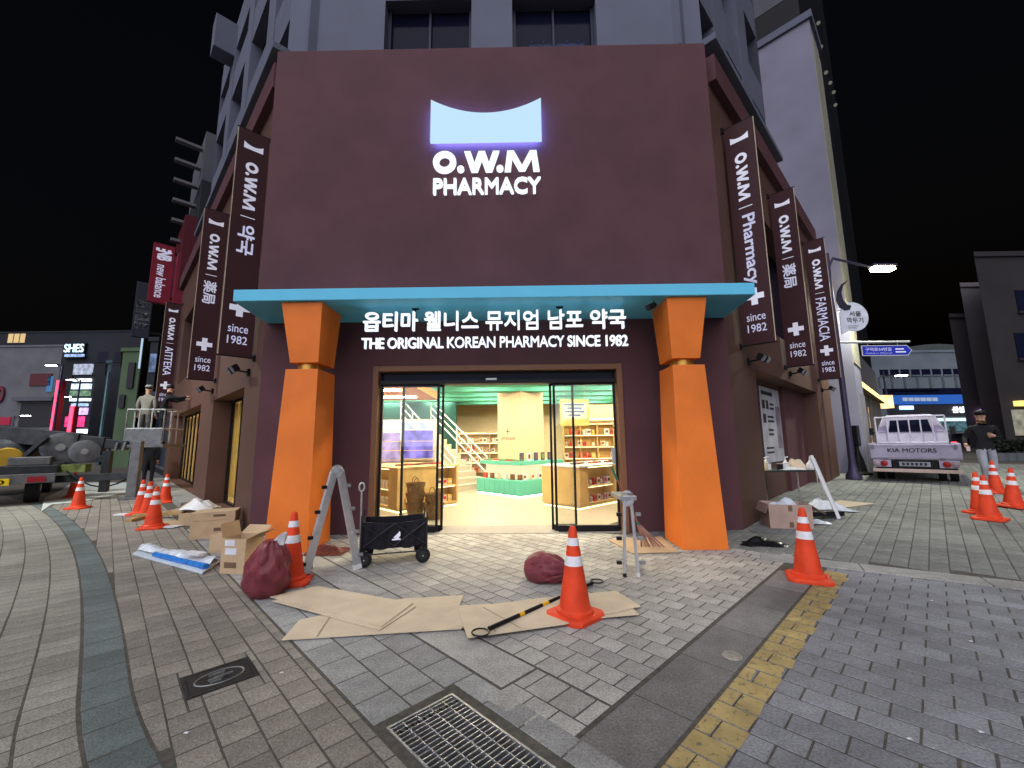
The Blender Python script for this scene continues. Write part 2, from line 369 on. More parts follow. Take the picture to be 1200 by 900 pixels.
pave(right_road, grid(1.62, 6.6, 1.0, 1.34, .62, .34, 'a', clip=lambda c: c[1] < kerb_a(1.2)+.1), pm('dark channel slab', (.20, .19, .18), objrand=.16), pm('dark channel slab mass', (.20, .19, .18), island=.16), 'channel_slab')
ROAD = grid(1.08, 8.5, -6.5, .985, .158, .235, 'b', .5, clip=lambda c: c[1] < kerb_a((c[2]+c[3])/2) + .10 and (c[0] > 1.6 or c[3] < .88))
pave(right_road, ROAD, pm('charcoal paver', c4, objrand=.16), pm('charcoal paver mass', c4, island=.16), 'road_paver')
fcells = []
for c in grid(5.4, 24, -11, 3.4, .20, .16, 'a', 0):
    if c[0] > kerb_a((c[2]+c[3])/2) + .33: fcells.append(c)
pave(far_street, fcells, pm('pale grey paver', c5, objrand=.16), pm('pale grey paver mass', c5, island=.16), 'paver', slope=True, gap=.009)
b = 1.6
mk = pm('pale kerb stone', (.33, .325, .30), objrand=.06)
while b > -7:
    e0, e1 = P(FG, kerb_a(b), b, 0), P(FG, kerb_a(b-.92), b-.92, 0); d = (e1-e0).normalized(); nn = Vector((-d.y, d.x, 0))
    mb = MB(); mb.fbox((e0, d, nn, Z), .004, (e1-e0).length-.004, 0, .30, -.03, .012); mb.build('kerb_stone', mk, far_street, .006); b -= .92
# yellow line: worn paint, broken at every joint
def paint_mat():
    m = mat('worn yellow road paint', (.42, .32, .135), .8, var=.2, scale=7, bump=.5, bscale=70, stain=.35)
    n = m.node_tree; b = n.nodes['Principled BSDF']; N = n.nodes.new; K = n.links.new
    g = N('ShaderNodeNewGeometry'); nz = N('ShaderNodeTexNoise'); nz.inputs['Scale'].default_value = 26; nz.inputs['Detail'].default_value = 8; nz.inputs['Roughness'].default_value = .75
    K(g.outputs['Position'], nz.inputs['Vector']); rp = N('ShaderNodeMapRange'); rp.inputs[1].default_value = .33; rp.inputs[2].default_value = .45; K(nz.outputs[0], rp.inputs[0]); K(rp.outputs[0], b.inputs['Alpha']); return m
mb = MB(); random.seed(3)
for c in ROAD:
    lo, hi = max(c[2]+.006, .775+random.uniform(-.012, .012)), min(c[3]-.006, .982)
    if hi-lo < .02 or c[0] < .9 or c[1] > 5.75: continue
    e = random.uniform(-.012, .012); mb.add([P(FG, c[0]+.005, lo, .0025), P(FG, c[1]-.005, lo+e, .0025), P(FG, c[1]-.005, hi, .0025), P(FG, c[0]+.005, hi, .0025)], [(0, 1, 2, 3)])
mb.build('yellow_line', paint_mat(), right_road, recalc=False)
# drain pit, concrete collar, grating
mb = MB(); a0, a1, b0, b1 = PIT; dk = -.32
mb.add([P(FG, a, b, z) for z in (-.012, dk) for a, b in ((a0, b0), (a1, b0), (a1, b1), (a0, b1))], [(0, 1, 5, 4), (1, 2, 6, 5), (2, 3, 7, 6), (3, 0, 4, 7), (4, 5, 6, 7)])
tag(mb.build('drain_pit', mat('pit concrete', (.10, .095, .085), .95, var=.3, scale=12, bump=.5), forecourt, recalc=False))
mb = MB()
for r in around((a0-.065, a1+.065, b0-.2, b1+.065), (a0-.012, a1+.012, b0-.012, b1+.012)): mb.fbox(FG, *r, -.02, -.003)
mb.build('concrete_collar', mat('collar cement', (.29, .27, .235), .95, var=.25, scale=10, bump=.6, bscale=60, stain=.3), forecourt)
gr = thing('drain_grate', P(FG, (a0+a1)/2, (b0+b1)/2, 0), 'galvanised steel drain grating set in the paving at the bottom of the picture', 'drain grate')
mb = MB()
for r in ((a0, a1, b1-.012, b1), (a0, a1, b0, b0+.012), (a0, a0+.012, b0+.012, b1-.012), (a1-.012, a1, b0+.012, b1-.012)): mb.fbox(FG, *r, -.03, .002)
mb.build('grate_frame', M_steel, gr)
k = b0+.03
while k < b1-.02:
    mb = MB(); mb.fbox(FG, a0+.013, a1-.013, k, k+.006, -.026, 0); mb.build('bar', M_steel, gr); k += .031
for k in range(1, 5):
    mb = MB(); aa = a0 + (a1-a0)*k/5; mb.fbox(FG, aa-.003, aa+.003, b0+.013, b1-.013, -.012, -.001); mb.build('cross_rod', M_steel, gr)
mb = MB()
for k in range(11): 
    aa = a0+.02+k*.034; mb.tube([P(FG, aa, b1-.085, -.006), P(FG, aa+.017, b1-.06, -.004), P(FG, aa+.034, b1-.085, -.006)], .006, 5)
mb.build('litter_strip', M_black, gr)
mh = thing('manhole_cover', P(FG, .62, 3.21, 0), 'dark cast iron manhole cover with worn relief on the left paving', 'manhole cover')
M_iron = mat('cast iron', (.045, .042, .040), .55, .5, var=.3, scale=22, bump=.5, bscale=60)
mb = MB()
for r in around(MAN, (MAN[0]+.022, MAN[1]-.022, MAN[2]+.022, MAN[3]-.022)): mb.fbox(FG, *r, -.02, .004)
mb.build('rim', M_iron, mh, .002)
mb = MB(); mb.fbox(FG, MAN[0]+.024, MAN[1]-.024, MAN[2]+.024, MAN[3]-.024, -.02, .001)
mb.build('lid', M_iron, mh)
mb = MB(); cc = P(FG, .62, 3.21, .001)
mb.tube([cc + U*.125*math.cos(t) + V*.085*math.sin(t) for t in [i*math.pi/12 for i in range(24)]] + [cc+U*.125], .005, 5)
for i in range(9):
    t = i*.7; mb.fbox((cc, *[v for v in (U, V)], Z), .06*math.cos(t)*(i/9)-.03, .06*math.cos(t)*(i/9)+.025, .05*math.sin(t*1.7)-.006, .05*math.sin(t*1.7)+.006, 0, .006+.0004*i)
mb.build('relief', mat('worn relief iron', (.30, .31, .30), .45, .6, var=.2), mh)
# ------------------------------------------------------------------ the pharmacy building
PB = thing('pharmacy_building', (-.4, 6.6, 0), 'corner pharmacy building with maroon front, orange pillars and blue canopy', 'building')
LL, RL = 14.0, 9.4             # length of the two street fronts
mb = MB()
mb.fbox(FF, -4.2, -2.33, -.35, 0, 0, 2.64); mb.fbox(FF, 1.71, 3.47, -.35, 0, 0, 2.64); mb.fbox(FF, -4.2, 3.47, -.35, 0, 2.64, 3.62)
mb.build('front_wall', M_brown, PB)
mb = MB(); mb.fbox(FF, -4.28, 3.46, -.30, .12, 3.62, 8.49)
mb.build('fascia', M_brown, PB, .012)
mb = MB(); mb.fbox(FF, -2.34, -2.25, -.30, .025, 0, 2.655); mb.fbox(FF, 1.63, 1.72, -.30, .025, 0, 2.655); mb.fbox(FF, -2.25, 1.63, -.30, .025, 2.565, 2.655)
mb.build('door_surround', M_trim, PB, .006)
# canopy
mb = MB(); z0, z1 = 3.405, 3.575
bot = [(-3.98, 1.1), (3.34, 1.1), (3.46, .003), (-4.16, .003)]
mb.loft([[P(FF, x, o, z0) for x, o in bot], [P(FF, x, o, z1) for x, o in bot]])
canopy = mb.build('canopy', M_blue, PB, .008)
mb = MB()
for x in (-1.5, .66):
    mb.tube([P(FF, x, .68, 3.40), P(FF, x, .68, 2.95)], .012, 8); mb.fbox(FF, x-.05, x+.05, .66, .70, 3.385, 3.404)
mb.build('hanger_rod', M_black, canopy)
# pillars: tapered shaft, collar, flared capital
def pillar(s, ti, to, bi, bo, ci, co, di, do):
    def loop(xi, xo, yf, yb, z): return [Vector((xi, yf, z)), Vector((xo, yf, z)), Vector((xo, yb, z)), Vector((xi, yb, z))]
    mb = MB(); mb.loft([loop(bi, bo, 5.56, 6.22, 0), loop(ti, to, 5.62, 6.16, 2.445)]); sh = mb.build('pillar', M_orange, PB, .006)
    mb = MB(); cx = (ti+to)/2; mb.lathe([(.165, 2.44), (.165, 2.545)], (cx, 5.86, 0), 24); mb.build('collar', M_gold, sh, smooth=True)
    mb = MB(); mb.loft([loop(di, do, 5.64, 6.14, 2.54), loop(ci, co, 5.56, 6.2, 3.40)]); mb.build('capital', M_orange, sh, .006)
pillar(-1, -2.775, -3.235, -2.75, -3.33, -2.74, -3.325, -2.785, -3.19)
pillar(1, 2.175, 2.62, 2.13, 2.72, 2.13, 2.69, 2.18, 2.575)
# glass doors
def leaf(x0, x1, o, swing=None):
    m = MB(); m.fbox(FF, x0, x1, o-.006, o+.006, .10, 2.33); d = m.build('door_leaf', M_glass, PB)
    m = MB(); m.fbox(FF, x0, x0+.035, o-.02, o+.02, .02, 2.36); m.fbox(FF, x1-.035, x1, o-.02, o+.02, .02, 2.36); m.fbox(FF, x0+.036, x1-.036, o-.02, o+.02, 2.33, 2.36); m.build('door_frame', M_black, d)
    m = MB(); m.fbox(FF, x0+.037, x1-.037, o-.03, o+.03, .005, .10); m.build('bottom_rail', M_black, d, .004)
leaf(-2.24, -1.27, -.12); leaf(-1.90, -1.205, -.20); leaf(.60, 1.62, -.12); leaf(.545, .95, -.20)
mb = MB(); mb.fbox(FF, 1.52, 1.58, -.105, -.07, 1.05, 1.30); mb.build('door_handle', M_steel, PB, .008)
mb = MB(); mb.fbox(FF, -2.248, 1.628, -.26, -.05, 2.36, 2.42); mb.fbox(FF, -2.248, 1.628, -.16, -.10, 2.54, 2.565); mb.build('door_track', M_black, PB)
mb = MB(); mb.fbox(FF, -2.247, 1.627, -.135, -.125, 2.42, 2.54); mb.build('transom_pane', M_darkglass, PB)
mb = MB(); mb.fbox(FF, -.50, -.32, -.09, -.05, 2.40, 2.45); mb.build('door_sensor', M_white, PB, .006)
mb = MB(); mb.fbox(FF, -2.249, 1.629, -.6, 0, -.02, .006); mb.build('threshold', mat('threshold stone', (.25, .24, .22), .6, bump=.2), PB)
# ---- street fronts
def street_front(F, length, openings, depth, M):
    """openings: (t0,t1,z0,z1); walls around them, a beam at the top"""
    ts = sorted(set([0, length] + [t for o in openings for t in o[:2]])); mb = MB()
    for t0, t1 in zip(ts, ts[1:]):
        zs = sorted([(o[2], o[3]) for o in openings if o[0] <= t0+1e-6 and o[1] >= t1-1e-6]); z = 0
        for (a, b) in zs:
            if a > z: mb.fbox(F, t0, t1, -depth, 0, z, a)
            z = b
        mb.fbox(F, t0, t1, -depth, 0, z, 7.9)
    w = mb.build('street_wall', M, PB)
    mb = MB(); mb.fbox(F, .16, length, -depth, .14, 7.9, 8.42); mb.build('parapet_beam', M_brown, w, .01)
    return w
mb = MB()
WLf = street_front(FL, LL, [(1.1, 4.2, .06, 2.45), (6.0, 12.7, .16, 2.5), (6.6, 12.2, 3.7, 6.2)], .85, M_brownL)
WRf = street_front(FR, RL, [(1.42, 7.2, .02, 2.72), (1.6, 6.4, 3.7, 6.4)], .85, M_brownL)
# lit windows on the left street front, each with its own panes and mullions
M_warm = glow('warm interior glow', (1.0, .60, .20), .75, .3)  # stands for the lit shop interior seen through the panes
def window(F, t0, t1, z0, z1, o, n, pane=M_glass, fw=.05):
    mb = MB()
    for r in ((t0, t1, z0, z0+fw), (t0, t1, z1-fw, z1)): mb.fbox(F, r[0], r[1], o-.03, o+.03, r[2], r[3])
    mb.fbox(F, t0, t0+fw, o-.03, o+.03, z0+fw, z1-fw); mb.fbox(F, t1-fw, t1, o-.03, o+.03, z0+fw, z1-fw)
    w = mb.build('window', M_black, PB); d = (t1-t0-2*fw)/n
    for i in range(n):
        a = t0+fw+i*d; m = MB(); m.fbox(F, a+.012, a+d-.012, o-.006, o+.006, z0+fw, z1-fw); m.build('pane', pane, w)
        if i: m = MB(); m.fbox(F, a-.012, a+.012, o-.025, o+.025, z0+fw, z1-fw); m.build('mullion', M_black, w)
window(FL, 1.1, 4.2, .06, 2.45, -.40, 3); window(FL, 6.0, 12.7, .16, 2.5, -.40, 8)
window(FL, 6.6, 12.2, 3.7, 6.2, -.5, 4, M_darkglass); window(FR, 1.6, 6.4, 3.7, 6.4, -.45, 4, M_darkglass); window(FR, 1.42, 3.0, .02, 2.72, -.42, 2)
mb = MB(); mb.fbox(FL, 4.2, 13.6, 0, .42, 0, .15); mb.build('entrance_step', mat('step stone', (.27, .26, .235), .8, bump=.3, stain=.2), PB, .008)
mb = MB(); mb.fbox(FR, 4.9, 7.19, -.80, -.35, .02, 2.72); mb.build('closed_panel', M_brown, PB)
mb = MB(); mb.fbox(FR, 3.0, 4.9, -.80, -.42, .02, 2.72); mb.build('poster_board', M_brownL, PB)
sc2_ = sc_ = thing('timber_slat_screen', P(FL, 9, -1.2, 0), 'warm lit timber slat screen behind the far left window', 'screen')
for k in range(16):
    mb = MB(); mb.fbox(FL, 6.2+k*.42, 6.3+k*.42, -.449, -.433, .22, 2.39); mb.build('slat', M_wood if k not in (3, 4) else mat('red slat', (.65, .04, .05), .5, emit=(.9, .05, .08), es=.3), sc_)
sc_ = thing('timber_slat_screen', P(FL, 2.5, -1.2, 0), 'yellow lit timber boards behind the near left window', 'screen')
for k in range(7):
    mb = MB(); mb.fbox(FL, 1.3+k*.42, 1.6+k*.42, -.449, -.433, .22, 2.39); mb.build('slat', mat('yellow board', (.75, .45, .10), .5), sc_)
mb = MB(); mb.fbox(FL, 1.12, 4.18, -.475, -.452, .07, 2.44); mb.build('interior_glow', M_warm, sc_)  # glowing sheet added behind the glass in place of the lit room
mb = MB(); mb.fbox(FL, 6.02, 12.68, -.475, -.452, .17, 2.49); mb.build('interior_glow', M_warm, sc2_)  # the far window gets the same added glow
# interior shell
poly = [(-3.49, 6.96), (2.76, 6.96), (2.76, 7.33), (8.9, 13.47), (8.9, 17.6), (-13.3, 17.6), (-13.3, 17.2), (-3.49, 7.33)]
mb = MB(); mb.prism([(x, y, -.01) for x, y in poly], (0, 0, .014)); mb.build('shop_floor', mat('pale shop floor tile', (.40, .34, .265), .35, var=.04, scale=2), PB)
mb = MB(); mb.prism([(x, y, 3.12) for x, y in poly], (0, 0, .2)); mb.build('shop_ceiling', M_cream, PB)
mb = MB(); mb.box(-13.3, 8.9, 17.6, 17.8, 0, 3.3); mb.box(8.9, 9.1, 13.3, 17.6, 0, 3.3); mb.build('shop_back_wall', M_cream, PB)
# ---- upper floors, grey
mb = MB(); UF = (Vector((0, 7.2, 0)), X, -Y, Z)
fw_ = [(-2.6, -.83), (.0, 1.70)]
xs = [-4.55, -2.6, -.83, 0, 1.70, 3.8]
mb.fbox(UF, -4.55, -2.6, -.4, 0, 8.3, 17); mb.fbox(UF, -.83, 0, -.4, 0, 8.3, 17); mb.fbox(UF, 1.70, 3.8, -.4, 0, 8.3, 17)
for a, b_ in fw_:
    for z in (8.3, 10.42, 13.6): mb.fbox(UF, a, b_, -.4, 0, z, z + (.75 if z < 9 else 1.0))
mb.build('upper_wall', M_grey, PB)
for a, b_ in fw_:
    for z0, z1 in ((9.05, 10.42), (11.42, 13.6)):
        m = MB(); m.fbox(UF, a, b_, -.30, -.28, z0, z1); w = m.build('window', M_darkglass, PB)
        for xa, xb in ((a, a+.07), (b_-.07, b_), ((a+b_)/2-.02, (a+b_)/2+.02)): m = MB(); m.fbox(UF, xa, xb, -.28, -.2, z0, z1); m.build('window_bar', mat('blue grey frame', (.03, .035, .06), .5), w)
m = MB(); m.fbox(UF, .35, 1.5, -.277, -.27, 9.06, 9.62)
for k in range(5): m.fbox(UF, .4+k*.24, .42+k*.24, -.275, -.255, 9.62, 9.68)
m.build('curtain', mat('blue curtain', (.03, .045, .10), .8, var=.3, scale=5), PB)
def upper_side(F, length, bays, sgn):
    mb = MB(); t = .25; step = (length-.25)/bays; o0 = -.45
    for i in range(bays+1):
        c = .25 + i*step; mb.fbox(F, c, min(c+.8, length), -1.0, o0+.02, 8.3, 17.5)
    for z, h in ((8.3, .9), (11.3, 1.2), (14.3, 1.2), (16.5, 1.5)): mb.fbox(F, .25, length, -1.0, o0, z, z+h)
    w = mb.build('upper_side_wall', M_grey, PB)
    for i in range(bays):
        for z0, z1 in ((9.2, 11.3), (12.5, 14.3), (15.5, 16.5)):
            m = MB(); m.fbox(F, .25+i*step+.8, .25+(i+1)*step, -.80, -.78, z0, z1); wd = m.build('window', M_darkglass, PB)
            m = MB(); cx = .25+i*step+.8+(step-.8)/2; m.fbox(F, cx-.03, cx+.03, -.78, -.72, z0, z1); m.fbox(F, .25+i*step+.8, .25+(i+1)*step, -.78, -.72, z0, z0+.05); m.build('window_frame', mat('blue grey frame', (.07, .08, .11), .5), wd)
    m = MB(); m.fbox(F, .3, length-(1.5 if sgn > 0 else 2.4), o0, .16, 8.84, 8.98); m.build('cornice', M_grey, w, .01)
    if sgn < 0: m = MB(); m.fbox(F, 9.6, 10.3, o0, .25, 16.2, 17.6); m.build('top_cornice', M_grey, w, .02)
upper_side(FL, 12.6, 4, -1); upper_side(FR, 6.7, 3, 1)
# ---- illuminated signs on the front
sg = thing('logo_sign', (-.48, 6.48, 5.5), 'lit blue white roof emblem above large brand lettering on the maroon fascia', 'sign')
mb = MB(); n = 24; xl, xr, zb, zc = -1.425, .48, 6.49, 7.295
top = [(xl + (xr-xl)*i/n, zc - .27*(1-(2*i/n-1)**2)) for i in range(n+1)]
loop = [(xl, zb)] + top + [(xr, zb)]
fy = 6.48
mb.loft([[Vector((x, fy-.11, z)) for x, z in loop], [Vector((x, fy-.16, z)) for x, z in loop]])
mb.build('roof_emblem', glow('pale blue emblem light', (.56, .80, 1.0), 1.0), sg)
M_halo = glow('violet halo light', (.17, .26, 1.0), 26)
mb = MB(); mb.loft([[Vector((x*.97-.015, fy-.085, 6.88+(z-6.88)*.93)) for x, z in loop], [Vector((x*.97-.015, fy-.10, 6.88+(z-6.88)*.93)) for x, z in loop]]); mb.build('halo_light', M_halo, sg)
place_text('lettering', 'O.W.M', M_sign, (-1.39, fy, 5.975), X, Z, 1.83, .41, sg, 0, .04, lift=.03)
letters('PHARMACY', M_sign, (-1.375, fy, 5.575), X, Z, 1.83, .29, sg, .016, .06, .03)
ks = thing('korean_name_sign', (-.3, 5.9, 2.8), 'lit white channel letters with the pharmacy name in Korean above the glass doors', 'sign')
letters('옵티마 웰니스 뮤지엄 남포 약국', M_signW, (-2.262, 5.9, 3.043), X, Z, 3.89, .297, ks, .011, .05, .0)
es = thing('english_name_sign', (-.3, 5.9, 2.8), 'lit white English tagline under the Korean name above the glass doors', 'sign')
letters('THE ORIGINAL KOREAN PHARMACY SINCE 1982', M_signW, (-2.276, 5.9, 2.782), X, Z, 3.92, .165, es, .013, .04, .0, .95)
for th, z in ((ks, 3.17), (es, 2.85)):
    mb = MB(); mb.box(-2.25, 1.62, 5.902, 5.918, z, z+.03); mb.build('mounting_rail', M_black, th)
# ---- projecting banners
def banner(F, t, z0, z1, words, lab, sgn, kind='w'):
    th = thing('projecting_banner', P(F, t, 0, z0), lab, 'banner', 'maroon banners projecting from the pharmacy')
    BF = (P(F, t, 0, 0), F[2], F[1], Z)     # along the outward direction
    mb = MB(); mb.fbox(BF, .05, .53, -.012, .012, z0, z1); mb.build('cloth', M_banner, th)
    for z in (z0-.01, z1+.01):
        mb = MB(); mb.tube([P(BF, -.02, 0, z), P(BF, .56, 0, z)], .014, 8); mb.build('rod', M_black, th)
        mb = MB(); mb.fbox(BF, -.005, .04, -.04, .04, z-.05, z+.05); mb.build('bracket', M_black, th)
    mb = MB(); mb.fbox(BF, .536, .546, -.008, .008, z0, z1); mb.build('edge_light', mat('pale edge tube', (.6, .5, .35), .4), th)
    # printed matter on the face towards the crossing
    nrm = -F[1]; right = F[2] if sgn > 0 else -F[2]     # reading direction of an upright line
    dn = -Z; o0 = .29; H = z1-z0
    def pt(x, z): return P(BF, o0, 0, z) + right*x + nrm*.014   # x: across the banner
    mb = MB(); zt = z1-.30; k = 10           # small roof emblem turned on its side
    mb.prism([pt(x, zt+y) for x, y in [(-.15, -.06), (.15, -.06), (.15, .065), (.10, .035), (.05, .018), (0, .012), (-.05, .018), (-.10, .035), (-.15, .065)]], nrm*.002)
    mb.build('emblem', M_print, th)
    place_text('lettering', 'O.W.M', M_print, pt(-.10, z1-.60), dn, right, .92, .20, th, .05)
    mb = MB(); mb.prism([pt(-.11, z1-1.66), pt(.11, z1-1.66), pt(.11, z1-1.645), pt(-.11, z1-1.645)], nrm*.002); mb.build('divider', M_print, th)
    w, hh, off = words[1], words[2], words[3]
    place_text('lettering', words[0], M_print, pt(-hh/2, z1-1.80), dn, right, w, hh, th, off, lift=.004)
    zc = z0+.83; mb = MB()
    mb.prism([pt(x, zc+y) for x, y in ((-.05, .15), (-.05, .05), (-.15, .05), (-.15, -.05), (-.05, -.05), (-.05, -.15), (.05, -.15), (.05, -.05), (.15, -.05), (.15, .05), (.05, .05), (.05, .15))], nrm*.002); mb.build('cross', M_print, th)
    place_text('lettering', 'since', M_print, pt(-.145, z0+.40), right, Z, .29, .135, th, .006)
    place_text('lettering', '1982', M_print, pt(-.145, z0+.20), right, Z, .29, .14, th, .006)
banner(FL, .46, 2.89, 7.04, ('약국', .56, .26, .03), 'nearest maroon banner on the left, Korean lettering, beside the blue canopy', -1)
banner(FL, 4.10, 2.91, 7.09, ('薬局', .56, .26, .025), 'maroon banner with Chinese characters on the left, between two other banners', -1)
banner(FL, 13.32, 2.92, 7.1, ('АПТЕКА', 1.15, .24, .02), 'farthest maroon banner on the left, Cyrillic lettering, above the lift platform', -1)
banner(FR, .66, 3.03, 7.18, ('Pharmacy', 1.30, .26, .025), 'nearest maroon banner on the right, reading Pharmacy, beside the blue canopy', 1)
banner(FR, 3.72, 3.03, 7.2, ('薬局', .56, .26, .025), 'middle maroon banner on the right with Chinese characters', 1)
banner(FR, 7.56, 3.12, 7.34, ('FARMACIA', 1.30, .25, .01), 'farthest maroon banner on the right, reading FARMACIA, next to the street pole', 1)
# ---- black twin floodlights on the street fronts
def flood(F, t, z, lab):
    th = thing('wall_floodlight', P(F, t, 0, z), lab, 'floodlight', 'black floodlights on the pharmacy walls')
    mb = MB(); mb.fbox(F, t-.05, t+.05, 0, .04, z-.06, z+.06); mb.tube([P(F, t, .03, z), P(F, t, .22, z+.02)], .016, 8); mb.build('bracket', M_black, th)
    for d in (-.14, .14):
        mb = MB(); c = P(F, t+d, .26, z+.02); f2 = (c, F[1], (F[2]*.8 - Z*.6), (Z*.8+F[2]*.6)); mb.fbox(f2, -.09, .09, -.035, .035, -.06, .06); h = mb.build('lamp_head', M_black, th, .008)
        mb = MB(); mb.fbox(f2, -.075, .075, .036, .041, -.048, .048); mb.build('lens', mat('floodlight lens', (.25, .25, .27), .15), h)
        mb = MB()
        for k in range(5): mb.fbox(f2, -.08+k*.037, -.068+k*.037, -.062, -.036, -.055, .055)
        mb.build('cooling_fin', M_black, h)
flood(FL, .80, 2.68, 'black twin floodlight on the left wall under the nearest banner')
flood(FL, 4.35, 2.68, 'black twin floodlight on the left wall under the second banner')
flood(FR, 1.02, 2.80, 'black twin floodlight on the right wall under the nearest banner')
flood(FR, 4.15, 2.92, 'black twin floodlight on the right wall under the middle banner')
flood(FR, 8.0, 2.85, 'black twin floodlight on the right wall under the farthest banner')
sp = thing('canopy_spotlight', (1.93, 5.75, 3.3), 'small black spotlight clamped to the right capital under the canopy', 'spotlight')
mb = MB(); mb.lathe([(.03, 0), (.045, .04), (.045, .15)], (2.0, 5.66, 3.33), 12, ax=(-.8, -.3, -.4)); mb.build('lamp_head', M_black, sp, smooth=True)
mb = MB(); mb.tube([(2.0, 5.68, 3.33), (2.0, 5.72, 3.405)], .01, 6); mb.build('bracket', M_black, sp)
# poster on the right reveal
ps = thing('construction_poster', P(FR, 3.2, -.6, .9), 'pale poster with Korean writing on the right reveal behind the work table', 'poster')
mb = MB(); mb.fbox(FR, 3.15, 4.75, -.417, -.405, .9, 2.6); mb.build('sheet', mat('pale poster print', (.42, .42, .46), .6, var=.2, scale=3), ps)
for i, (t, w, z, h) in enumerate([(3.25, .9, 2.42, .09), (3.25, .22, 2.1, .2), (3.55, .2, 2.1, .2), (3.85, .35, 2.2, .05), (3.85, .35, 2.1, .05), (3.25, .22, 1.78, .2), (3.6, .5, 1.9, .05), (3.6, .5, 1.8, .05), (3.6, .4, 1.6, .05), (3.6, .4, 1.5, .05), (3.3, .6, 1.2, .04), (3.3, .6, 1.1, .04)]):
    mb = MB(); mb.fbox(FR, t, t+w, -.4045, -.403, z, z+h); mb.build('printed_line', M_ink, ps)
mb = MB(); mb.fbox(FR, 4.3, 4.7, -.404, -.402, 1.2, 2.2); mb.build('picture', mat('purple grey picture', (.20, .17, .22), .6, var=.4, scale=4), ps)
# ------------------------------------------------------------------ inside the shop
CEIL = 3.12
# coloured ceiling: orange raft on the left, teal beams on the right (parts of the building)
M_oc = mat('orange ceiling panel', (.80, .33, .06), .6, var=.04); M_tc = mat('teal ceiling beam', (.12, .50, .40), .6, var=.04)
mb = MB(); mb.prism([(-4.4, 8.4, 2.55), (-2.1, 8.4, 2.55), (-2.1, 11.0, 2.55), (-6.9, 11.0, 2.55)], (0, 0, .2)); mb.build('ceiling_raft', M_oc, PB, .01)
for k in range(6):
    mb = MB(); y = 9.3 + k*1.35; mb.box(-1.7 if k < 2 else -6.5, 7.0 if k > 1 else 4.2, y, y+.42, 2.90, 3.11); mb.build('ceiling_beam', M_tc, PB, .01)
M_panel = glow('shop ceiling light', (1.0, .84, .58), 105)
i = 0
for y in (8.75, 10.1, 11.45, 12.8, 14.15, 15.5):
    for x in (-10.2, -8.4, -6.6, -4.8, -3.0, -.9, 1.0, 2.9, 4.8, 6.6):
        if abs(x+.4) > (y-6.6)*.97 + 2.6: continue
        if x < -2.2 and y < 11: z = 2.545
        else: z = 3.05
        mb = MB(); mb.box(x-.5, x+.5, y-.07, y+.07, z-.02, z-.002); l = mb.build('ceiling_light', M_panel, PB)
        if z > 3: mb = MB(); mb.box(x-.52, x+.52, y-.09, y+.09, z-.001, 3.12); mb.build('light_housing', M_white, l)
for x in (-1.7, -.95, -.2, .55, 1.25):      # lights added inside the doors to brighten the spill onto forecourt and pillars
    mb = MB(); mb.box(x-.3, x+.3, 7.5, 7.64, 3.03, 3.048); l = mb.build('ceiling_light', M_panel, PB); mb = MB(); mb.box(x-.32, x+.32, 7.48, 7.66, 3.049, 3.12); mb.build('light_housing', M_white, l)
# counters aligned with the street grid
def counter(name, corner, la, lb, h, label, core, topm, bays_a=(), bays_b=(), lit=True):
    F = (Vector(corner), U, V, Z); th = thing(name, corner, label, 'counter'); d = .34
    mb = MB(); mb.fbox(F, d, la, d, lb, .08, h-.04); mb.build('core', core, th)
    mb = MB(); mb.fbox(F, -.02, la+.02, -.02, lb+.02, h-.04, h); mb.build('worktop', topm, th, .004)
    mb = MB(); mb.fbox(F, .06, la, .06, lb, .005, .08); mb.build('plinth', M_cream, th)
    mb = MB(); mb.fbox(F, .05, la, .045, .055, .004, .03); mb.fbox(F, .045, .055, .06, lb, .004, .03); mb.build('plinth_light', glow('warm plinth light', (1, .75, .35), 4), th)
    def side(axis, L, bays):
        # closed panels and open niches along one face
        def bx(m, s0, s1, e0, e1, z0, z1): m.fbox(F, s0, s1, e0, e1, z0, z1) if axis == 'a' else m.fbox(F, e0, e1, s0, s1, z0, z1)
        s = 0 if axis == 'a' else .02
        for (s0, s1) in bays:
            if s0 > s: m = MB(); bx(m, s, s0, 0, d, .08, h-.04); m.build('panel', core, th, .003)
            m = MB(); bx(m, s0, s0+.02, 0, d, .08, h-.04); bx(m, s1-.02, s1, 0, d, .08, h-.04); bx(m, s0+.02, s1-.02, 0, d, .08, .11); bx(m, s0+.02, s1-.02, .01, d, h*.5-.012, h*.5+.012); bx(m, s0+.02, s1-.02, d-.012, d, .11, h-.04)
            m.build('niche', M_shelf, th)
            m = MB(); bx(m, s0+.04, s1-.04, .05, .07, h-.06, h-.045); bx(m, s0+.04, s1-.04, .05, .07, h*.5-.03, h*.5-.014); m.build('niche_light', glow('warm shelf light', (1, .80, .45), 5), th)
            s = s1
        if s < L: m = MB(); bx(m, s, L, 0, d, .08, h-.04); m.build('panel', core, th, .003)
    side('a', la, bays_a); side('b', lb, bays_b); return F, th
FCl, _ = counter('wood_counter', (-2.43, 8.47, 0), 1.52, 1.9, .91, 'wooden display counter with open shelves inside behind the left glass door', M_wood, M_shelf, [(.95, 1.5)], [(.35, 1.85)])
FCr, _ = counter('wood_counter', (1.29, 8.70, 0), 2.7, 1.04, .90, 'wooden display counter with glowing product shelves behind the right glass door', M_wood, M_white, [(.08, 1.35), (1.4, 2.65)], [])
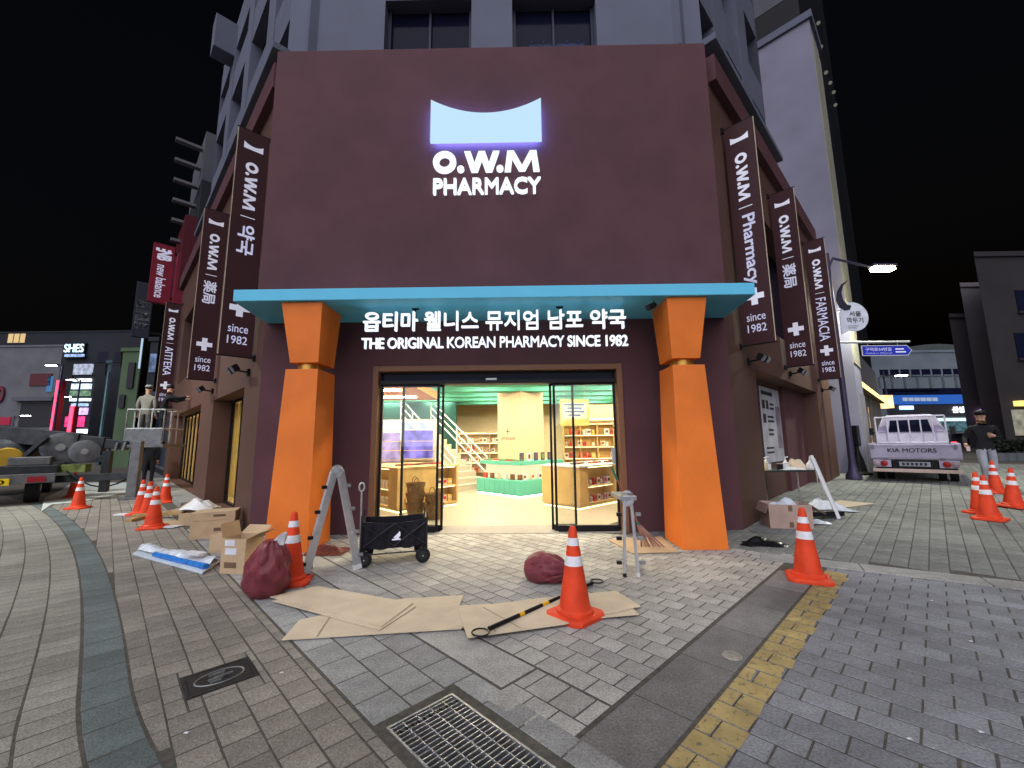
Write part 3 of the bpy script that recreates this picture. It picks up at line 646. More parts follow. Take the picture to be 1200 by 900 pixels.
# teal island in two tiers
isl = thing('teal_island', (.087, 10.62, 0), 'two tier teal display island in front of the cream column', 'display island')
FI = (Vector((.087, 10.62, 0)), U, V, Z)
mb = MB(); mb.fbox(FI, 0, 1.9, 0, 1.75, .04, .42)
mb.build('base_tier', M_teal, isl, .006)
mb = MB()
for k in range(1, 9): mb.fbox(FI, -.004, .003, k*.2, k*.2+.008, .06, .40)
mb.build('panel_joint', mat('teal joint', (.05, .25, .19), .6), isl)
mb = MB(); mb.fbox(FI, .35, 1.9, .35, 1.75, .42, .80); mb.build('lit_core', glow('island glow', (1, .86, .5), 1.1), isl)
mb = MB(); mb.fbox(FI, .12, 1.9, .12, 1.75, .80, .90); mb.build('upper_tier', M_teal, isl, .006)
mb = MB(); mb.fbox(FI, .03, 1.9, .02, .03, .0, .04); mb.fbox(FI, .02, .03, .04, 1.75, .0, .04); mb.build('plinth_light', glow('white plinth light', (1, .95, .75), 5), isl)
# column
cl = thing('shop_column', (.12, 12.0, 0), 'square cream column with a small cross and shop lettering inside the shop', 'column')
FC = (Vector((.12, 12.0, 0)), U, V, Z)
mb = MB(); mb.fbox(FC, 0, 1.0, 0, 1.0, 0, 3.115); mb.build('shaft', mat('pale cream paint', (.56, .45, .30), .6, var=.03), cl, .006)
mb = MB(); cpt = P(FC, -.004, .55, 1.72)
mb.fbox((cpt, V, U, Z), -.012, .012, -.002, .004, -.09, .09); mb.fbox((cpt, V, U, Z), -.075, .075, -.003, .003, -.012, .012); mb.build('cross', M_ink, cl)
place_text('lettering', 'OPTIPHARM', M_ink, P(FC, -.003, .86, 1.46), -V, Z, .62, .09, cl, .0)
# small products: boxes and bottles, each its own thing
random.seed(11)
PM = [mat('product '+n, c, .45, var=.1) for n, c in (('white', (.75, .74, .70)), ('cream', (.70, .58, .40)), ('red', (.55, .06, .05)), ('brown', (.16, .07, .04)), ('green', (.12, .30, .14)), ('yellow', (.75, .48, .08)), ('lilac', (.45, .36, .60)), ('navy', (.04, .06, .16)))]
PMESH = {}
def product(F, a, b, z, kind, mi, label, group, s=1., turn=0.):
    key = (kind, mi)
    if key not in PMESH:
        mb = MB()
        if kind == 'box': mb.box(-.05, .05, -.03, .03, 0, .13); mb.box(-.035, .035, -.0315, -.0302, .04, .10, 1)
        elif kind == 'bottle': mb.lathe([(.03, 0), (.033, .01), (.033, .09), (.014, .11), (.014, .12)], n=10); mb.lathe([(.017, .12), (.017, .145)], n=10, m=1)
        elif kind == 'book': mb.box(-.075, .075, -.012, .012, 0, .2); mb.box(-.05, .05, -.0135, -.0122, .05, .16, 1)
        elif kind == 'tray': mb.box(-.16, .16, -.09, .09, 0, .02); mb.box(-.15, .15, -.08, .08, .02, .06, 1)
        PMESH[key] = mb.mesh(kind, [PM[mi], PM[(mi+1) % 5 if mi else 3]], kind == 'bottle')
    nm = {'box': 'product_box', 'bottle': 'product_bottle', 'book': 'display_card', 'tray': 'sample_tray'}[kind]
    o = link(nm, PMESH[key]); tag(o, label, kind if kind != 'book' else 'card', group)
    ang = math.atan2(F[1].y, F[1].x); o.location = P(F, a, b, z); o.rotation_euler = (0, 0, ang+turn); o.scale = (s, s, s)
for zz in (.11, .465):
    for k in range(9): product(FCr, .18+k*.135, .14, zz, 'box' if k % 3 else 'bottle', (0, 1, 6, 0, 2)[k % 5], 'small product on the glowing shelves of the right counter', 'products in the right counter', .9+.2*random.random())
    for k in range(8): product(FCr, 1.5+k*.14, .14, zz, 'box', (0, 6, 1)[k % 3], 'small product on the glowing shelves of the right counter', 'products in the right counter', 1)
    for k in range(8): product(FCl, .14, .5+k*.16, zz, 'box', (0, 1, 0)[k % 3], 'small pale product in the open shelves of the left counter', 'products in the left counter', 1.1, math.pi/2)
    for k in range(3): product(FCl, 1.1+k*.14, .14, zz, 'box', (0, 1, 5)[k % 3], 'small pale product in the open shelves of the left counter', 'products in the left counter', 1.1)
for k in range(6): product(FI, .17, .2+k*.27, .42, 'box', (3, 3, 0, 1, 3, 2)[k], 'small box on the lower teal tier', 'boxes on the lower teal tier', 1.1, math.pi/2)
for k in range(4): product(FI, .3+k*.3, .17, .42, 'box', (0, 1, 0, 0)[k], 'small box on the lower teal tier', 'boxes on the lower teal tier', 1.15)
for k in range(5): product(FI, .25, .35+k*.27, .90, 'tray', (3, 2, 3, 1, 3)[k], 'dark product tray on the upper teal tier', 'trays on the upper teal tier', .8, math.pi/2)
for k in range(5): product(FI, .3+k*.28, .25, .90, 'book', (7, 0, 7, 3, 7)[k], 'upright display card on the upper teal tier', 'cards on the teal island', 1.1, .15)
for k in range(7): product(FCr, .25+k*.33, .3+.1*(k % 2), .90, 'tray', (0, 0, 1, 0, 7, 0, 1)[k], 'flat sample tray on the white top of the right counter', 'trays on the right counter', .7)
for k in range(5): product(FCl, .3+k*.22, .4+.12*(k % 2), .91, 'tray', (0, 1, 0, 0, 1)[k], 'flat sample tray on top of the left counter', 'trays on the left counter', .75)
# shelving units
def shelving(name, F, L, levels, z0, z1, label, back, cols, glowc, dens, prods, plab, pgrp, depth=.35):
    th = thing(name, F[0], label, 'shelves')
    mb = MB(); mb.fbox(F, 0, L, depth-.03, depth, 0, z1+.05); mb.build('back_panel', back, th)
    for k in range(levels+1):
        z = z0 + (z1-z0)*k/levels; mb = MB(); mb.fbox(F, 0, L, 0, depth-.03, z-.02, z); mb.build('shelf', M_shelf, th)
        if k: mb = MB(); mb.fbox(F, .03, L-.03, .03, .05, z-.035, z-.022); mb.build('shelf_light', glowc, th)
    for k in range(cols+1):
        t = L*k/cols; mb = MB(); mb.fbox(F, t-.012, t+.012, 0, depth-.03, 0, z1+.05); mb.build('upright', M_shelf, th)
    for k in range(levels):
        z = z0 + (z1-z0)*k/levels; t = .08
        while t < L-.1:
            if random.random() < dens: product(F, t, .12, z, random.choice(('box', 'bottle', 'box')), random.choice(prods), plab, pgrp, random.uniform(1.0, 1.5))
            t += .15
g1 = glow('warm shelf light', (1, .80, .45), 5)
# back shelves beside the stairs (face the entrance)
shelving('wall_shelves', fr((-2.15, 15.0, 0), 0), 2.3, 4, .35, 1.75, 'tall product shelves between the stairs and the cream column', M_cream, 2, g1, .8, (0, 1, 2, 6, 1, 0), 'product on the shelves beside the stairs', 'products beside the stairs')
shelving('wall_shelves', fr((1.55, 13.6, 0), 0), 2.2, 4, .5, 2.0, 'honey coloured wall shelves with red goods right of the column', M_wood, 4, g1, .75, (2, 5, 2, 0, 1), 'red or yellow product on the shelves right of the column', 'products right of the column')
for k, x in enumerate((3.95, 5.2)):
    th = thing('drinks_fridge', (x, 13.7, 0), ('dark glass fronted cabinet beside the honey coloured shelves', 'dark glass fronted cabinet at the far right of the shop')[k], 'cabinet')
    mb = MB(); mb.box(x, x+1.1, 13.75, 14.3, 0, 2.1); mb.build('carcass', M_shelf, th)
    mb = MB(); mb.box(x+.08, x+1.02, 13.735, 13.749, .4, 1.95); mb.build('glass_door', mat('cabinet glass', (.10, .11, .10), .1), th)
    for z in (.8, 1.2, 1.6): mb = MB(); mb.box(x+.1, x+1.0, 13.728, 13.734, z, z+.02); mb.build('shelf_edge', M_white, th)
th = thing('bulkhead_sign', (3.5, 13.5, 2.15), 'pale lit bulkhead band above the wall shelves on the right', 'bulkhead')
mb = MB(); mb.box(1.5, 7.5, 13.45, 13.6, 2.15, 2.6); mb.build('band', M_cream, th)
mb = MB(); mb.box(1.5, 7.5, 13.5, 13.56, 2.10, 2.148); mb.build('band_light', g1, th)
# stairs up to the left with white railings
st = thing('staircase', (-1.6, 11.9, 0), 'pale staircase with white railings rising behind the left door', 'stairs')
F = (Vector((-1.75, 12.2, 0)), V, U, Z)
M_step = mat('pale stair tread', (.55, .50, .40), .6, var=.05)
for k in range(12):
    mb = MB(); mb.fbox(F, k*.27, k*.27+.29, -.1, 1.15, k*.17+.002, (k+1)*.17); mb.build('step', M_step, st, .004)
for s in (-.1, 1.15):
    mb = MB()
    for dz in (.45, .7, .95): mb.tube([P(F, 0, s, dz), P(F, 3.2, s, 3.2*.17/.27+dz)], .022, 8)
    for k in range(5): mb.tube([P(F, k*.8, s, k*.8*.63), P(F, k*.8, s, k*.8*.63+.95)], .02, 8)
    mb.build('railing', M_white, st)
th = thing('stair_wall', (-4.0, 14.6, 0), 'dark teal wall opening behind the top of the stairs', 'wall')
mb = MB(); mb.box(-5.2, -2.3, 15.6, 15.75, 0, 3.1); mb.build('panel', mat('dark teal wall', (.02, .08, .075), .5), th)
# glowing panel added behind the left door for street signs mirrored in its glass
th = thing('reflection_panel', (-3.2, 11.2, 0), 'purple and white glowing panel standing in for street reflections in the left glass door', 'reflection panel')
Fd = fr((-4.3, 11.3, 0), 0)
mb = MB(); mb.fbox(Fd, 0, 2.1, 0, .12, 0, 2.05); mb.build('housing', M_white, th)
mb = MB(); mb.fbox(Fd, 1.15, 2.0, -.01, -.001, 1.0, 1.75); mb.build('screen', glow('violet reflection glow', (.42, .30, 1.0), 1.1, .6), th)  # violet and pink glows imitate the mirrored signs
mb = MB(); mb.fbox(Fd, .1, 1.1, -.01, -.001, .9, 1.7); mb.build('screen', glow('pink reflection glow', (.85, .60, .95), .8, .5), th)
mb = MB(); mb.fbox(Fd, .1, 2.0, -.012, -.001, 1.78, 2.0); mb.build('reflection_band', glow('white reflection glow', (.85, .85, 1), 1.3, .35), th)
for k in range(3): mb = MB(); mb.fbox(Fd, .05, 2.05, -.18, -.013, .95+.25*k, .965+.25*k); mb.build('shelf', M_shelf, th)
# hanging notice
th = thing('hanging_notice', (1.2, 9.9, 2.1), 'yellow notice board with blue writing hanging above the right counter', 'notice')
Fn = fr((1.05, 9.9, 0), 8)
mb = MB(); mb.fbox(Fn, 0, .72, -.01, .01, 1.78, 2.42); mb.build('board', mat('yellow board print', (.80, .62, .22), .5, var=.1), th)
mb = MB(); mb.fbox(Fn, .05, .67, -.014, -.0105, 1.95, 2.34); mb.build('inner_panel', mat('pale notice print', (.75, .74, .62), .5, var=.1), th)
for k, (x, w) in enumerate(((.1, .5), (.18, .36), (.12, .48), (.2, .3))):
    mb = MB(); mb.fbox(Fn, x, x+w, -.017, -.0142, 2.27-k*.085, 2.31-k*.085); mb.build('printed_line', mat('blue print', (.06, .20, .50), .5), th)
mb = MB()
for x in (.1, .62): mb.tube([P(Fn, x, 0, 2.42), P(Fn, x, 0, 3.1)], .006, 5)
mb.build('hanger', M_steel, th)
# wicker basket stacks by the left door
M_wick = mat('wicker', (.30, .17, .07), .8, var=.3, scale=30, bump=.8, bscale=60)
def baskets(x, y, n, lab, ang):
    th = thing('wicker_basket_stack', (x, y, 0), lab, 'baskets', 'wicker baskets inside the door')
    for k in range(n):
        z = .01+k*.19; mb = MB(); prof = []
        for i in range(7): prof.append((.115+.012*i+(.006 if i % 2 else 0), z+i*.045))
        mb.lathe(prof, (x, y, 0), 20, cap=False); mb.lathe([(.115, z), (.114, z+.005)], (x, y, 0), 20); b_ = mb.build('basket', M_wick, th, smooth=True)
        mb = MB(); a = ang+k*.8
        for s in (-1, 1):
            mb.tube([(x+s*.19*math.cos(a)-.05*math.sin(a), y+s*.19*math.sin(a)+.05*math.cos(a), z+.26)] + [(x+s*.19*math.cos(a)-.05*math.cos(t)*math.sin(a), y+s*.19*math.sin(a)+.05*math.cos(t)*math.cos(a), z+.27+.1*math.sin(t)) for t in (0, .6, 1.2, 1.9, 2.5, 3.14)], .009, 6)
        mb.build('handle', M_wick, b_)
baskets(-1.93, 7.95, 3, 'taller stack of wicker baskets inside the left glass door', .3)
baskets(-1.55, 7.85, 2, 'shorter stack of wicker baskets inside the left glass door', 1.2)
# ------------------------------------------------------------------ things standing on the forecourt
def bar(mb, p0, p1, w, d, side, m=0):
    """box bar from p0 to p1, w across `side`, d across the other way"""
    p0, p1 = Vector(p0), Vector(p1); t = (p1-p0); L = t.length; t.normalize(); s = Vector(side); s = (s - t*s.dot(t)).normalized(); n = t.cross(s)
    return mb.fbox((p0, s, n, t), -w/2, w/2, -d/2, d/2, 0, L, m)
# traffic cone prototype
def cone_proto():
    th = thing('traffic_cone', (0, 0, 0), 'x', 'cone', 'orange traffic cones')
    mb = MB(); s = .19
    pts = [(-s, -s+.05), (-s+.05, -s), (s-.05, -s), (s, -s+.05), (s, s-.05), (s-.05, s), (-s+.05, s), (-s, s-.05)]
    mb.loft([[Vector((x, y, 0)) for x, y in pts], [Vector((x, y, .028)) for x, y in pts], [Vector((x*.9, y*.9, .042)) for x, y in pts]])
    mb.build('base', M_cone, th, .004)
    def r(z): return .132 - (z-.04)*.158
    mb = MB(); mb.lathe([(.15, .040), (.148, .06), (r(.075), .075), (r(.39), .39), (r(.4), .4), (r(.67), .67), (.028, .685), (.022, .70)], n=28); mb.build('body', M_cone, th, smooth=True)
    for z0, z1 in ((.40, .475), (.555, .615)):
        mb = MB(); mb.lathe([(r(z0)+.002, z0), (r(z1)+.002, z1)], n=28, cap=False); mb.build('reflective_band', M_band, th, smooth=True)
    return th
cone0 = cone_proto(); used = []
def cone(px, py, lab, turn=0., tilt=0., s=1.):
    c = cone0 if not used else copy_tree(cone0); used.append(1)
    c.location = gp(px, py); c.rotation_euler = (tilt, tilt*.6, turn); c.scale = (s, s, s); c['label'] = lab
    if tilt: c.location.z += .012
cone(674, 722, 'orange cone standing on the cardboard in front of the doors', .75)
cone(948, 679, 'orange cone on the yellow line at the right', 1.1)
cone(340, 683, 'orange cone behind the dark red sack at the left', .3)
cone(179, 619, 'nearest of the three clustered orange cones left of the shop', .4)
cone(172, 607, 'middle of the three clustered orange cones left of the shop', .9)
cone(164, 603, 'leftmost of the three clustered orange cones left of the shop', .2)
cone(193, 589, 'orange cone beside the stone step of the left street front', .5)
cone(91, 596, 'orange cone on the bright ground near the lift truck', .2)
cone(85, 583, 'farther orange cone partly hidden behind another near the lift truck', .6)
cone(158, 573, 'orange cone at the feet of the person under the lift platform', .6)
cone(1160, 609, 'nearest orange cone of the right group, shifted onto a second one', .5)
cone(1150, 602, 'orange cone half hidden by the nearest cone of the right group', .1)
cone(1188, 595, 'orange cone at the right picture edge', .2, .05)
cone(1168, 578, 'farthest orange cone of the right group, below the walking person', .7)
# multi purpose ladders
def ladder(name, f0, f1, ztop, depth, label, w=.075, rungs=4, lock=True):
    c = (f0+f1)/2; th = thing(name, c, label, 'ladder'); apex = Vector((c.x, c.y, ztop)); ax = (f1-f0).normalized()
    back = Vector((c.x, c.y, 0)).normalized()*depth
    for s, f in ((-1, f0), (1, f1)):
        top = apex + ax*s*.035
        for k in (0, 1):
            o = back*k; mb = MB(); bar(mb, f+o+Z*.03, top+o, w, .028, ax); mb.build('stile', M_alu, th, .004)
            mb = MB(); mid = f.lerp(top, .42); bar(mb, mid+o-back.normalized()*.018, top+o-back.normalized()*.018, w*.72, .012, ax); mb.build('inner_stile', M_alu, th, .003)
            mb = MB(); bar(mb, f+o+Z*.002, f+o+(top-f)*.05, w*1.08, .036, ax); mb.build('rubber_foot', M_rubber if s < 0 else M_white, th)
        for r in range(rungs):
            p = f.lerp(top, (r+.6)/(rungs+.2)); mb = MB(); mb.tube([p+ax*s*.0-back*.04, p+back*1.04], .016, 10); mb.build('rung', M_alu, th, smooth=True)
            if lock: mb = MB(); bar(mb, p+ax*s*.03-back*.03, p+ax*s*.085-back*.02, .035, .04, Z); mb.build('locking_clip', M_black if s < 0 else mat('grey plastic', (.25, .25, .26), .5), th, .004)
    for k in (0, 1):
        mb = MB(); mb.lathe([(.06, -.022), (.066, -.01), (.066, .01), (.06, .022)], apex+back*k, 16, ax=back); mb.build('hinge', M_steel, th, smooth=True)
    return th
a, b_ = gp(357, 679), gp(419, 667)
ladder('folding_ladder', a, b_, at(391, 548, (a.y+b_.y)/2).z-.05, .36, 'tall aluminium folding ladder standing in front of the left orange pillar', .085)
a, b_ = gp(732, 676), gp(748, 676)
tl = ladder('step_ladder', a, b_, at(740, 586, (a.y+b_.y)/2).z, .34, 'narrow folded aluminium step ladder right of the doors', .03, 3, True)
mb = MB(); c = (a+b_)/2; top = at(740, 586, c.y).z; mb.box(c.x-.09, c.x+.09, c.y-.03, c.y+.38, top+.0, top+.045); mb.build('top_plate', M_steel, tl, .006)
# broom leaning behind the step ladder
br = thing('broom', (1.75, 5.95, 0), 'broom with green tipped handle leaning behind the step ladder', 'broom')
mb = MB(); p0, p1 = Vector((1.63, 5.75, .28)), Vector((1.36, 6.02, 1.02)); mb.tube([p0, p1], .012, 8); mb.build('handle', mat('brown stick', (.30, .10, .05), .5), br)
mb = MB(); mb.tube([p0.lerp(p1, .78), p1+(p1-p0)*.02], .016, 8); mb.build('grip', mat('green grip', (.02, .14, .09), .5), br)
mb = MB(); mb.tube([p0.lerp(p1, .05), p0], .02, 8); mb.build('ferrule', mat('green grip', (.02, .14, .09), .5), br)
mb = MB(); random.seed(5)
for k in range(46):
    d = random.uniform(-.16, .16); e = random.uniform(-.03, .03); mb.tube([p0+Vector((d*.15, e*.5, .0)), p0+Vector((.09+d*.5, e-.04, -.14)), p0+Vector((.16+d, e-.06, -.268))], [.005, .004, .003], 4)
mb.build('bristles', mat('straw bristle', (.30, .16, .12), .8, var=.3), br)
# cardboard sheets laid on the paving
def slab(name, px, z, label, m=M_cardL, t=.006, grp='cardboard sheets in front of the shop'):
    ps = [gp(*p) for p in px]; o = sum(ps, Vector())/len(ps); th = thing(name, o, label, 'cardboard', grp)
    mb = MB(); n = len(ps); sag = [random.uniform(0, .004) for _ in ps]
    mb.loft([[Vector((p.x, p.y, z+s)) for p, s in zip(ps, sag)], [Vector((p.x, p.y, z+t+s)) for p, s in zip(ps, sag)]]); mb.build('sheet', m, th)
    return ps, th
def crease(th, p0, p1, z):
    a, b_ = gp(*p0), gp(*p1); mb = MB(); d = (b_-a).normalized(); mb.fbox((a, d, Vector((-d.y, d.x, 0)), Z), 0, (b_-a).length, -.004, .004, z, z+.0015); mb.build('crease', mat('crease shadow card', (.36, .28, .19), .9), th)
_, th = slab('cardboard_sheet', [(330, 752), (351, 728), (472, 703), (543, 699), (538, 712), (541, 739)], .006, 'longest cardboard sheet at the left, under the doubled sheet')
crease(th, (371, 749), (388, 723), .0165)
slab('cardboard_sheet', [(316, 703), (372, 690), (484, 711), (447, 739)], .022, 'upper layer of the doubled cardboard sheet in front of the dark red sack')
slab('cardboard_sheet', [(319, 707), (375, 693), (487, 714), (445, 742)], .0145, 'lower layer of the doubled cardboard sheet in front of the dark red sack')
slab('cardboard_sheet', [(528, 739), (530, 713), (600, 709), (610, 733)], .013, 'small cardboard sheet bridging the two long ones')
_, th = slab('cardboard_sheet', [(536, 717), (548, 752), (662, 736), (751, 714), (722, 696), (640, 704)], .020, 'cardboard sheet under the cone and the striped bar')
crease(th, (581, 746), (577, 738), .030); crease(th, (610, 741), (566, 716), .030)
slab('cardboard_sheet', [(690, 728), (749, 723), (742, 716), (680, 718)], .012, 'narrow cardboard strip showing beneath the sheet under the cone')
slab('cardboard_mat', [(712, 633), (741, 650), (795, 648), (775, 629)], .006, 'brown cardboard laid at the foot of the step ladder', M_card)
# striped delineator bar with rings
dl = thing('striped_bar', gp(630, 705), 'black and yellow striped barrier bar with a ring at each end lying on cardboard', 'barrier bar')
e0, e1 = gp(573, 736, .05), gp(694, 680, .05); e0.z = .047; e1.z = .024
d = (e1-e0).normalized(); cuts = [0, .235, .275, .44, .50, .70, .74, 1.0]
for k in range(7):
    mb = MB(); mb.tube([e0.lerp(e1, cuts[k]), e0.lerp(e1, cuts[k+1])], .016, 10); mb.build('black_section' if k % 2 == 0 else 'yellow_band', M_black if k % 2 == 0 else mat('yellow tape', (.75, .45, .02), .45), dl, smooth=True)
for e, s in ((e0, -1), (e1, 1)):
    mb = MB(); c = e + d*s*.085; n = Vector((-d.y, d.x, 0)); mb.tube([c + (d*math.cos(t)+n*math.sin(t))*.062 for t in [i*math.pi/10 for i in range(21)]], .0065, 6); mb.build('ring', M_black, dl, smooth=True)
# sacks
def sack(name, c, rx, ry, h, label, seed, neck=(0, 0, 1), lie=False, tie=True):
    random.seed(seed); ph = [random.uniform(0, 6.28) for _ in range(8)]; th = thing(name, c, label, 'sack'); mb = MB(); n = 44; loops = []; K = 26
    for i in range(K+1):
        u = i/K; z = u*h
        prof = (math.sin(math.pi*min(1, (u*.86+.16)))**.62) if u < .86 else 0
        prof = math.sqrt(max(0, 1-((u-.38)/.62)**2)) if u > .38 else math.sqrt(max(0, 1-((.38-u)/.46)**2))
        if u > .84: prof = max(prof, .20 + (u-.9)*1.2*(1 if u > .9 else 0))
        lp = []
        for j in range(n):
            t = 2*math.pi*j/n
            fold = .06*math.sin(2*t+ph[0]+u*3.5) + .09*(abs(math.sin(3.5*t+ph[1]-u*3+.8*math.sin(u*7+ph[6])))-.5) + (.30*u*u)*(abs(math.sin(6*t+ph[2]+u*2))-.5) + .05*math.sin(3*t+ph[3]+u*6) + 0.06*(abs(math.sin(9*t+ph[4]+u*8))-.5) + .03*math.sin(u*17+ph[5]+2*t)
            r = prof*(1+fold); lp.append(Vector((rx*r*math.cos(t) + .05*u*u*math.sin(ph[5]), ry*r*math.sin(t), z)))
        loops.append(lp)
    if lie:
        ax = Vector(neck).normalized(); e1 = Z; e2 = ax.cross(e1)
        loops = [[ax*(p.z-h*.45) + e1*(p.x) + e2*p.y for p in lp] for lp in loops]; mz = min(p.z for lp in loops for p in lp)
        loops = [[Vector((p.x, p.y, max(p.z, mz*.78)-mz*.78)) for p in lp] for lp in loops]
    loops = [[p+Vector(c) for p in lp] for lp in loops]
    mb.loft(loops); mb.build('bag', mat('dark red woven sack', (.19, .042, .052), .38, var=.25, scale=9, bump=.7, bscale=22), th, smooth=True)
    if tie:
        cz = Vector(c) + (Z*h*.9 if not lie else Vector(neck).normalized()*h*.42 + Z*.06); mb = MB(); mb.tube([cz + Vector((rx*.25*math.cos(t), ry*.25*math.sin(t), .01*math.sin(3*t))) for t in [i*math.pi/8 for i in range(17)]], .012, 6); mb.build('tie', mat('purple cord', (.07, .02, .05), .6), th)
sack('rubbish_sack', gp(311, 698), .20, .18, .50, 'dark red sack standing beside the cone at the left', 4)
sack('rubbish_sack', gp(640, 680), .15, .17, .46, 'dark red sack lying on the paving before the doors', 9, neck=(.9, -.45, 0), lie=True, tie=False)
# white bits on top of the standing sack
th = thing('plastic_wrap', gp(328, 690), 'scrap of white plastic wrap on top of the standing dark red sack', 'wrap')
sackp = gp(311, 698)
mb = MB(); c = Vector((sackp.x+.06, sackp.y+.02, .46)); mb.loft([[c+Vector((x*(1-.2*k)+.015*k, y+.01*k, .028*k+.012*math.sin(50*x+k))) for x, y in ((-.07, -.03), (.0, -.06), (.08, -.02), (.06, .04), (-.02, .05))] for k in range(4)]); mb.build('film', mat('white plastic film', (.62, .64, .68), .3, var=.15, scale=20, bump=.4), th, smooth=True)
# folding wagon
wa, wb = gp(432, 664), gp(490, 659); ex = (wb-wa); ex.z = 0; ex.normalize(); wc = (wa+wb)/2 + Vector((-ex.y, ex.x, 0))*.18
wg = thing('folding_wagon', wc, 'black fabric folding wagon parked beside the ladder in front of the doors', 'wagon')
WF = (Vector((wc.x, wc.y, 0)), ex, Vector((-ex.y, ex.x, 0)), Z); hl, hd = .355, .20
M_fab = mat('black wagon fabric', (.016, .015, .02), .85, var=.2, scale=12, bump=.4, bscale=25)
mb = MB()
def wl(u, o, z0, z1, s): # sagging fabric wall
    pass
N_ = 12
for sgn in (-1, 1):
    rows = []
    for i in range(N_+1):
        x = -hl + 2*hl*i/N_; sg_ = .03*math.sin(math.pi*i/N_)
        rows.append([P(WF, x, sgn*hd, .19+.015*math.sin(i*1.3)), P(WF, x, sgn*(hd+.012*math.sin(i*2.1)), .36), P(WF, x, sgn*hd, .50-sg_*(1.0 if sgn < 0 else .5)), P(WF, x, sgn*(hd-.02), .50-sg_*(1.0 if sgn < 0 else .5)), P(WF, x, sgn*(hd-.02), .19)])
    mb.loft(rows)
for sgn in (-1, 1): mb.fbox(WF, sgn*hl-.008, sgn*hl+.008, -hd+.002, hd-.002, .19, .50)
mb.fbox(WF, -hl+.01, hl-.01, -hd+.022, hd-.022, .185, .205); mb.build('fabric_body', M_fab, wg)
mb = MB()
for sgn in (-1, 1):
    for xs in (-1, 1): mb.tube([P(WF, xs*hl*1.04, sgn*(hd+.02), .12), P(WF, xs*hl*1.04, sgn*(hd+.02), .58)], .011, 8)
    for x0, x1 in ((-hl, 0), (0, hl)):
        mb.tube([P(WF, x0, sgn*(hd+.03), .22), P(WF, x1, sgn*(hd+.03), .47)], .007, 6); mb.tube([P(WF, x0, sgn*(hd+.035), .47), P(WF, x1, sgn*(hd+.035), .22)], .007, 6)
    mb.tube([P(WF, -hl*1.04, sgn*(hd+.02), .14), P(WF, hl*1.04, sgn*(hd+.02), .14)], .009, 6)
mb.build('frame', mat('dark tube', (.05, .05, .055), .4, .7), wg, smooth=True)
for xs in (-1, 1):
    for sgn in (-1, 1):
        c = P(WF, xs*hl*.93, sgn*(hd+.005), .085); mb = MB(); mb.lathe([(.055, -.028), (.082, -.022), (.085, -.01), (.085, .01), (.082, .022), (.055, .028)], c, 24, ax=WF[2]); w_ = mb.build('wheel', M_rubber, wg, smooth=True)
        mb = MB(); mb.lathe([(.012, -.034), (.05, -.031), (.05, .031), (.012, .034)], c, 16, ax=WF[2]); mb.build('hub', mat('dark plastic hub', (.03, .03, .03), .4), w_, smooth=True)
        mb = MB(); bar(mb, c+Z*.02, c+Z*.12, .03, .05, WF[1]); mb.build('fork', M_black, w_)
        mb = MB(); mb.lathe([(.008, -.038), (.008, .038)], c, 8, ax=WF[2]); mb.build('axle_cap', M_alu, w_)
mb = MB(); h0 = P(WF, -hl*1.1, .0, .16); mb.tube([h0, h0+Vector((-.01, 0, .68))], .011, 8); mb.build('handle', M_alu, wg, smooth=True)
mb = MB(); c = h0+Vector((-.01, 0, .72)); mb.tube([c + (ex*math.cos(t)*.03 + Z*math.sin(t)*.05) for t in [i*math.pi/8 for i in range(17)]], .01, 8); mb.build('grip', M_alu, wg, smooth=True)
# white bird mark on the wagon side
mb = MB(); o = P(WF, .02, -(hd+.018), .28)
bird = [(-.05, 0), (.05, 0), (.05, .012), (.025, .018), (.045, .05), (.045, .085), (.03, .10), (.025, .085), (.0, .06), (-.035, .03), (-.01, .022), (-.05, .012)]
mb.prism([o + ex*x + Z*z for x, z in bird], -WF[2]*.003); mb.build('bird_mark', M_print, wg)
# dark red tarp at the foot of the pillar
th = thing('crumpled_tarp', gp(384, 646), 'small crumpled dark red tarp behind the tall ladder', 'tarp')
random.seed(2); c = gp(384, 647); mb = MB(); n = 14; vs = []; 
for i in range(n):
    for j in range(n):
        u, v = i/(n-1)-.5, j/(n-1)-.5; e = max(0, 1-(2*u)**2)*max(0, 1-(2*v)**2); vs.append((c.x+u*.52, c.y+v*.4, .006+e*(.06+.05*math.sin(9*u+3*v)*math.cos(7*v+1)+random.uniform(-.02, .02))))
mb.add(vs, [(i*n+j, (i+1)*n+j, (i+1)*n+j+1, i*n+j+1) for i in range(n-1) for j in range(n-1)]); mb.build('cloth', mat('dark red tarp', (.12, .028, .02), .5, var=.3, scale=12), th, recalc=False)
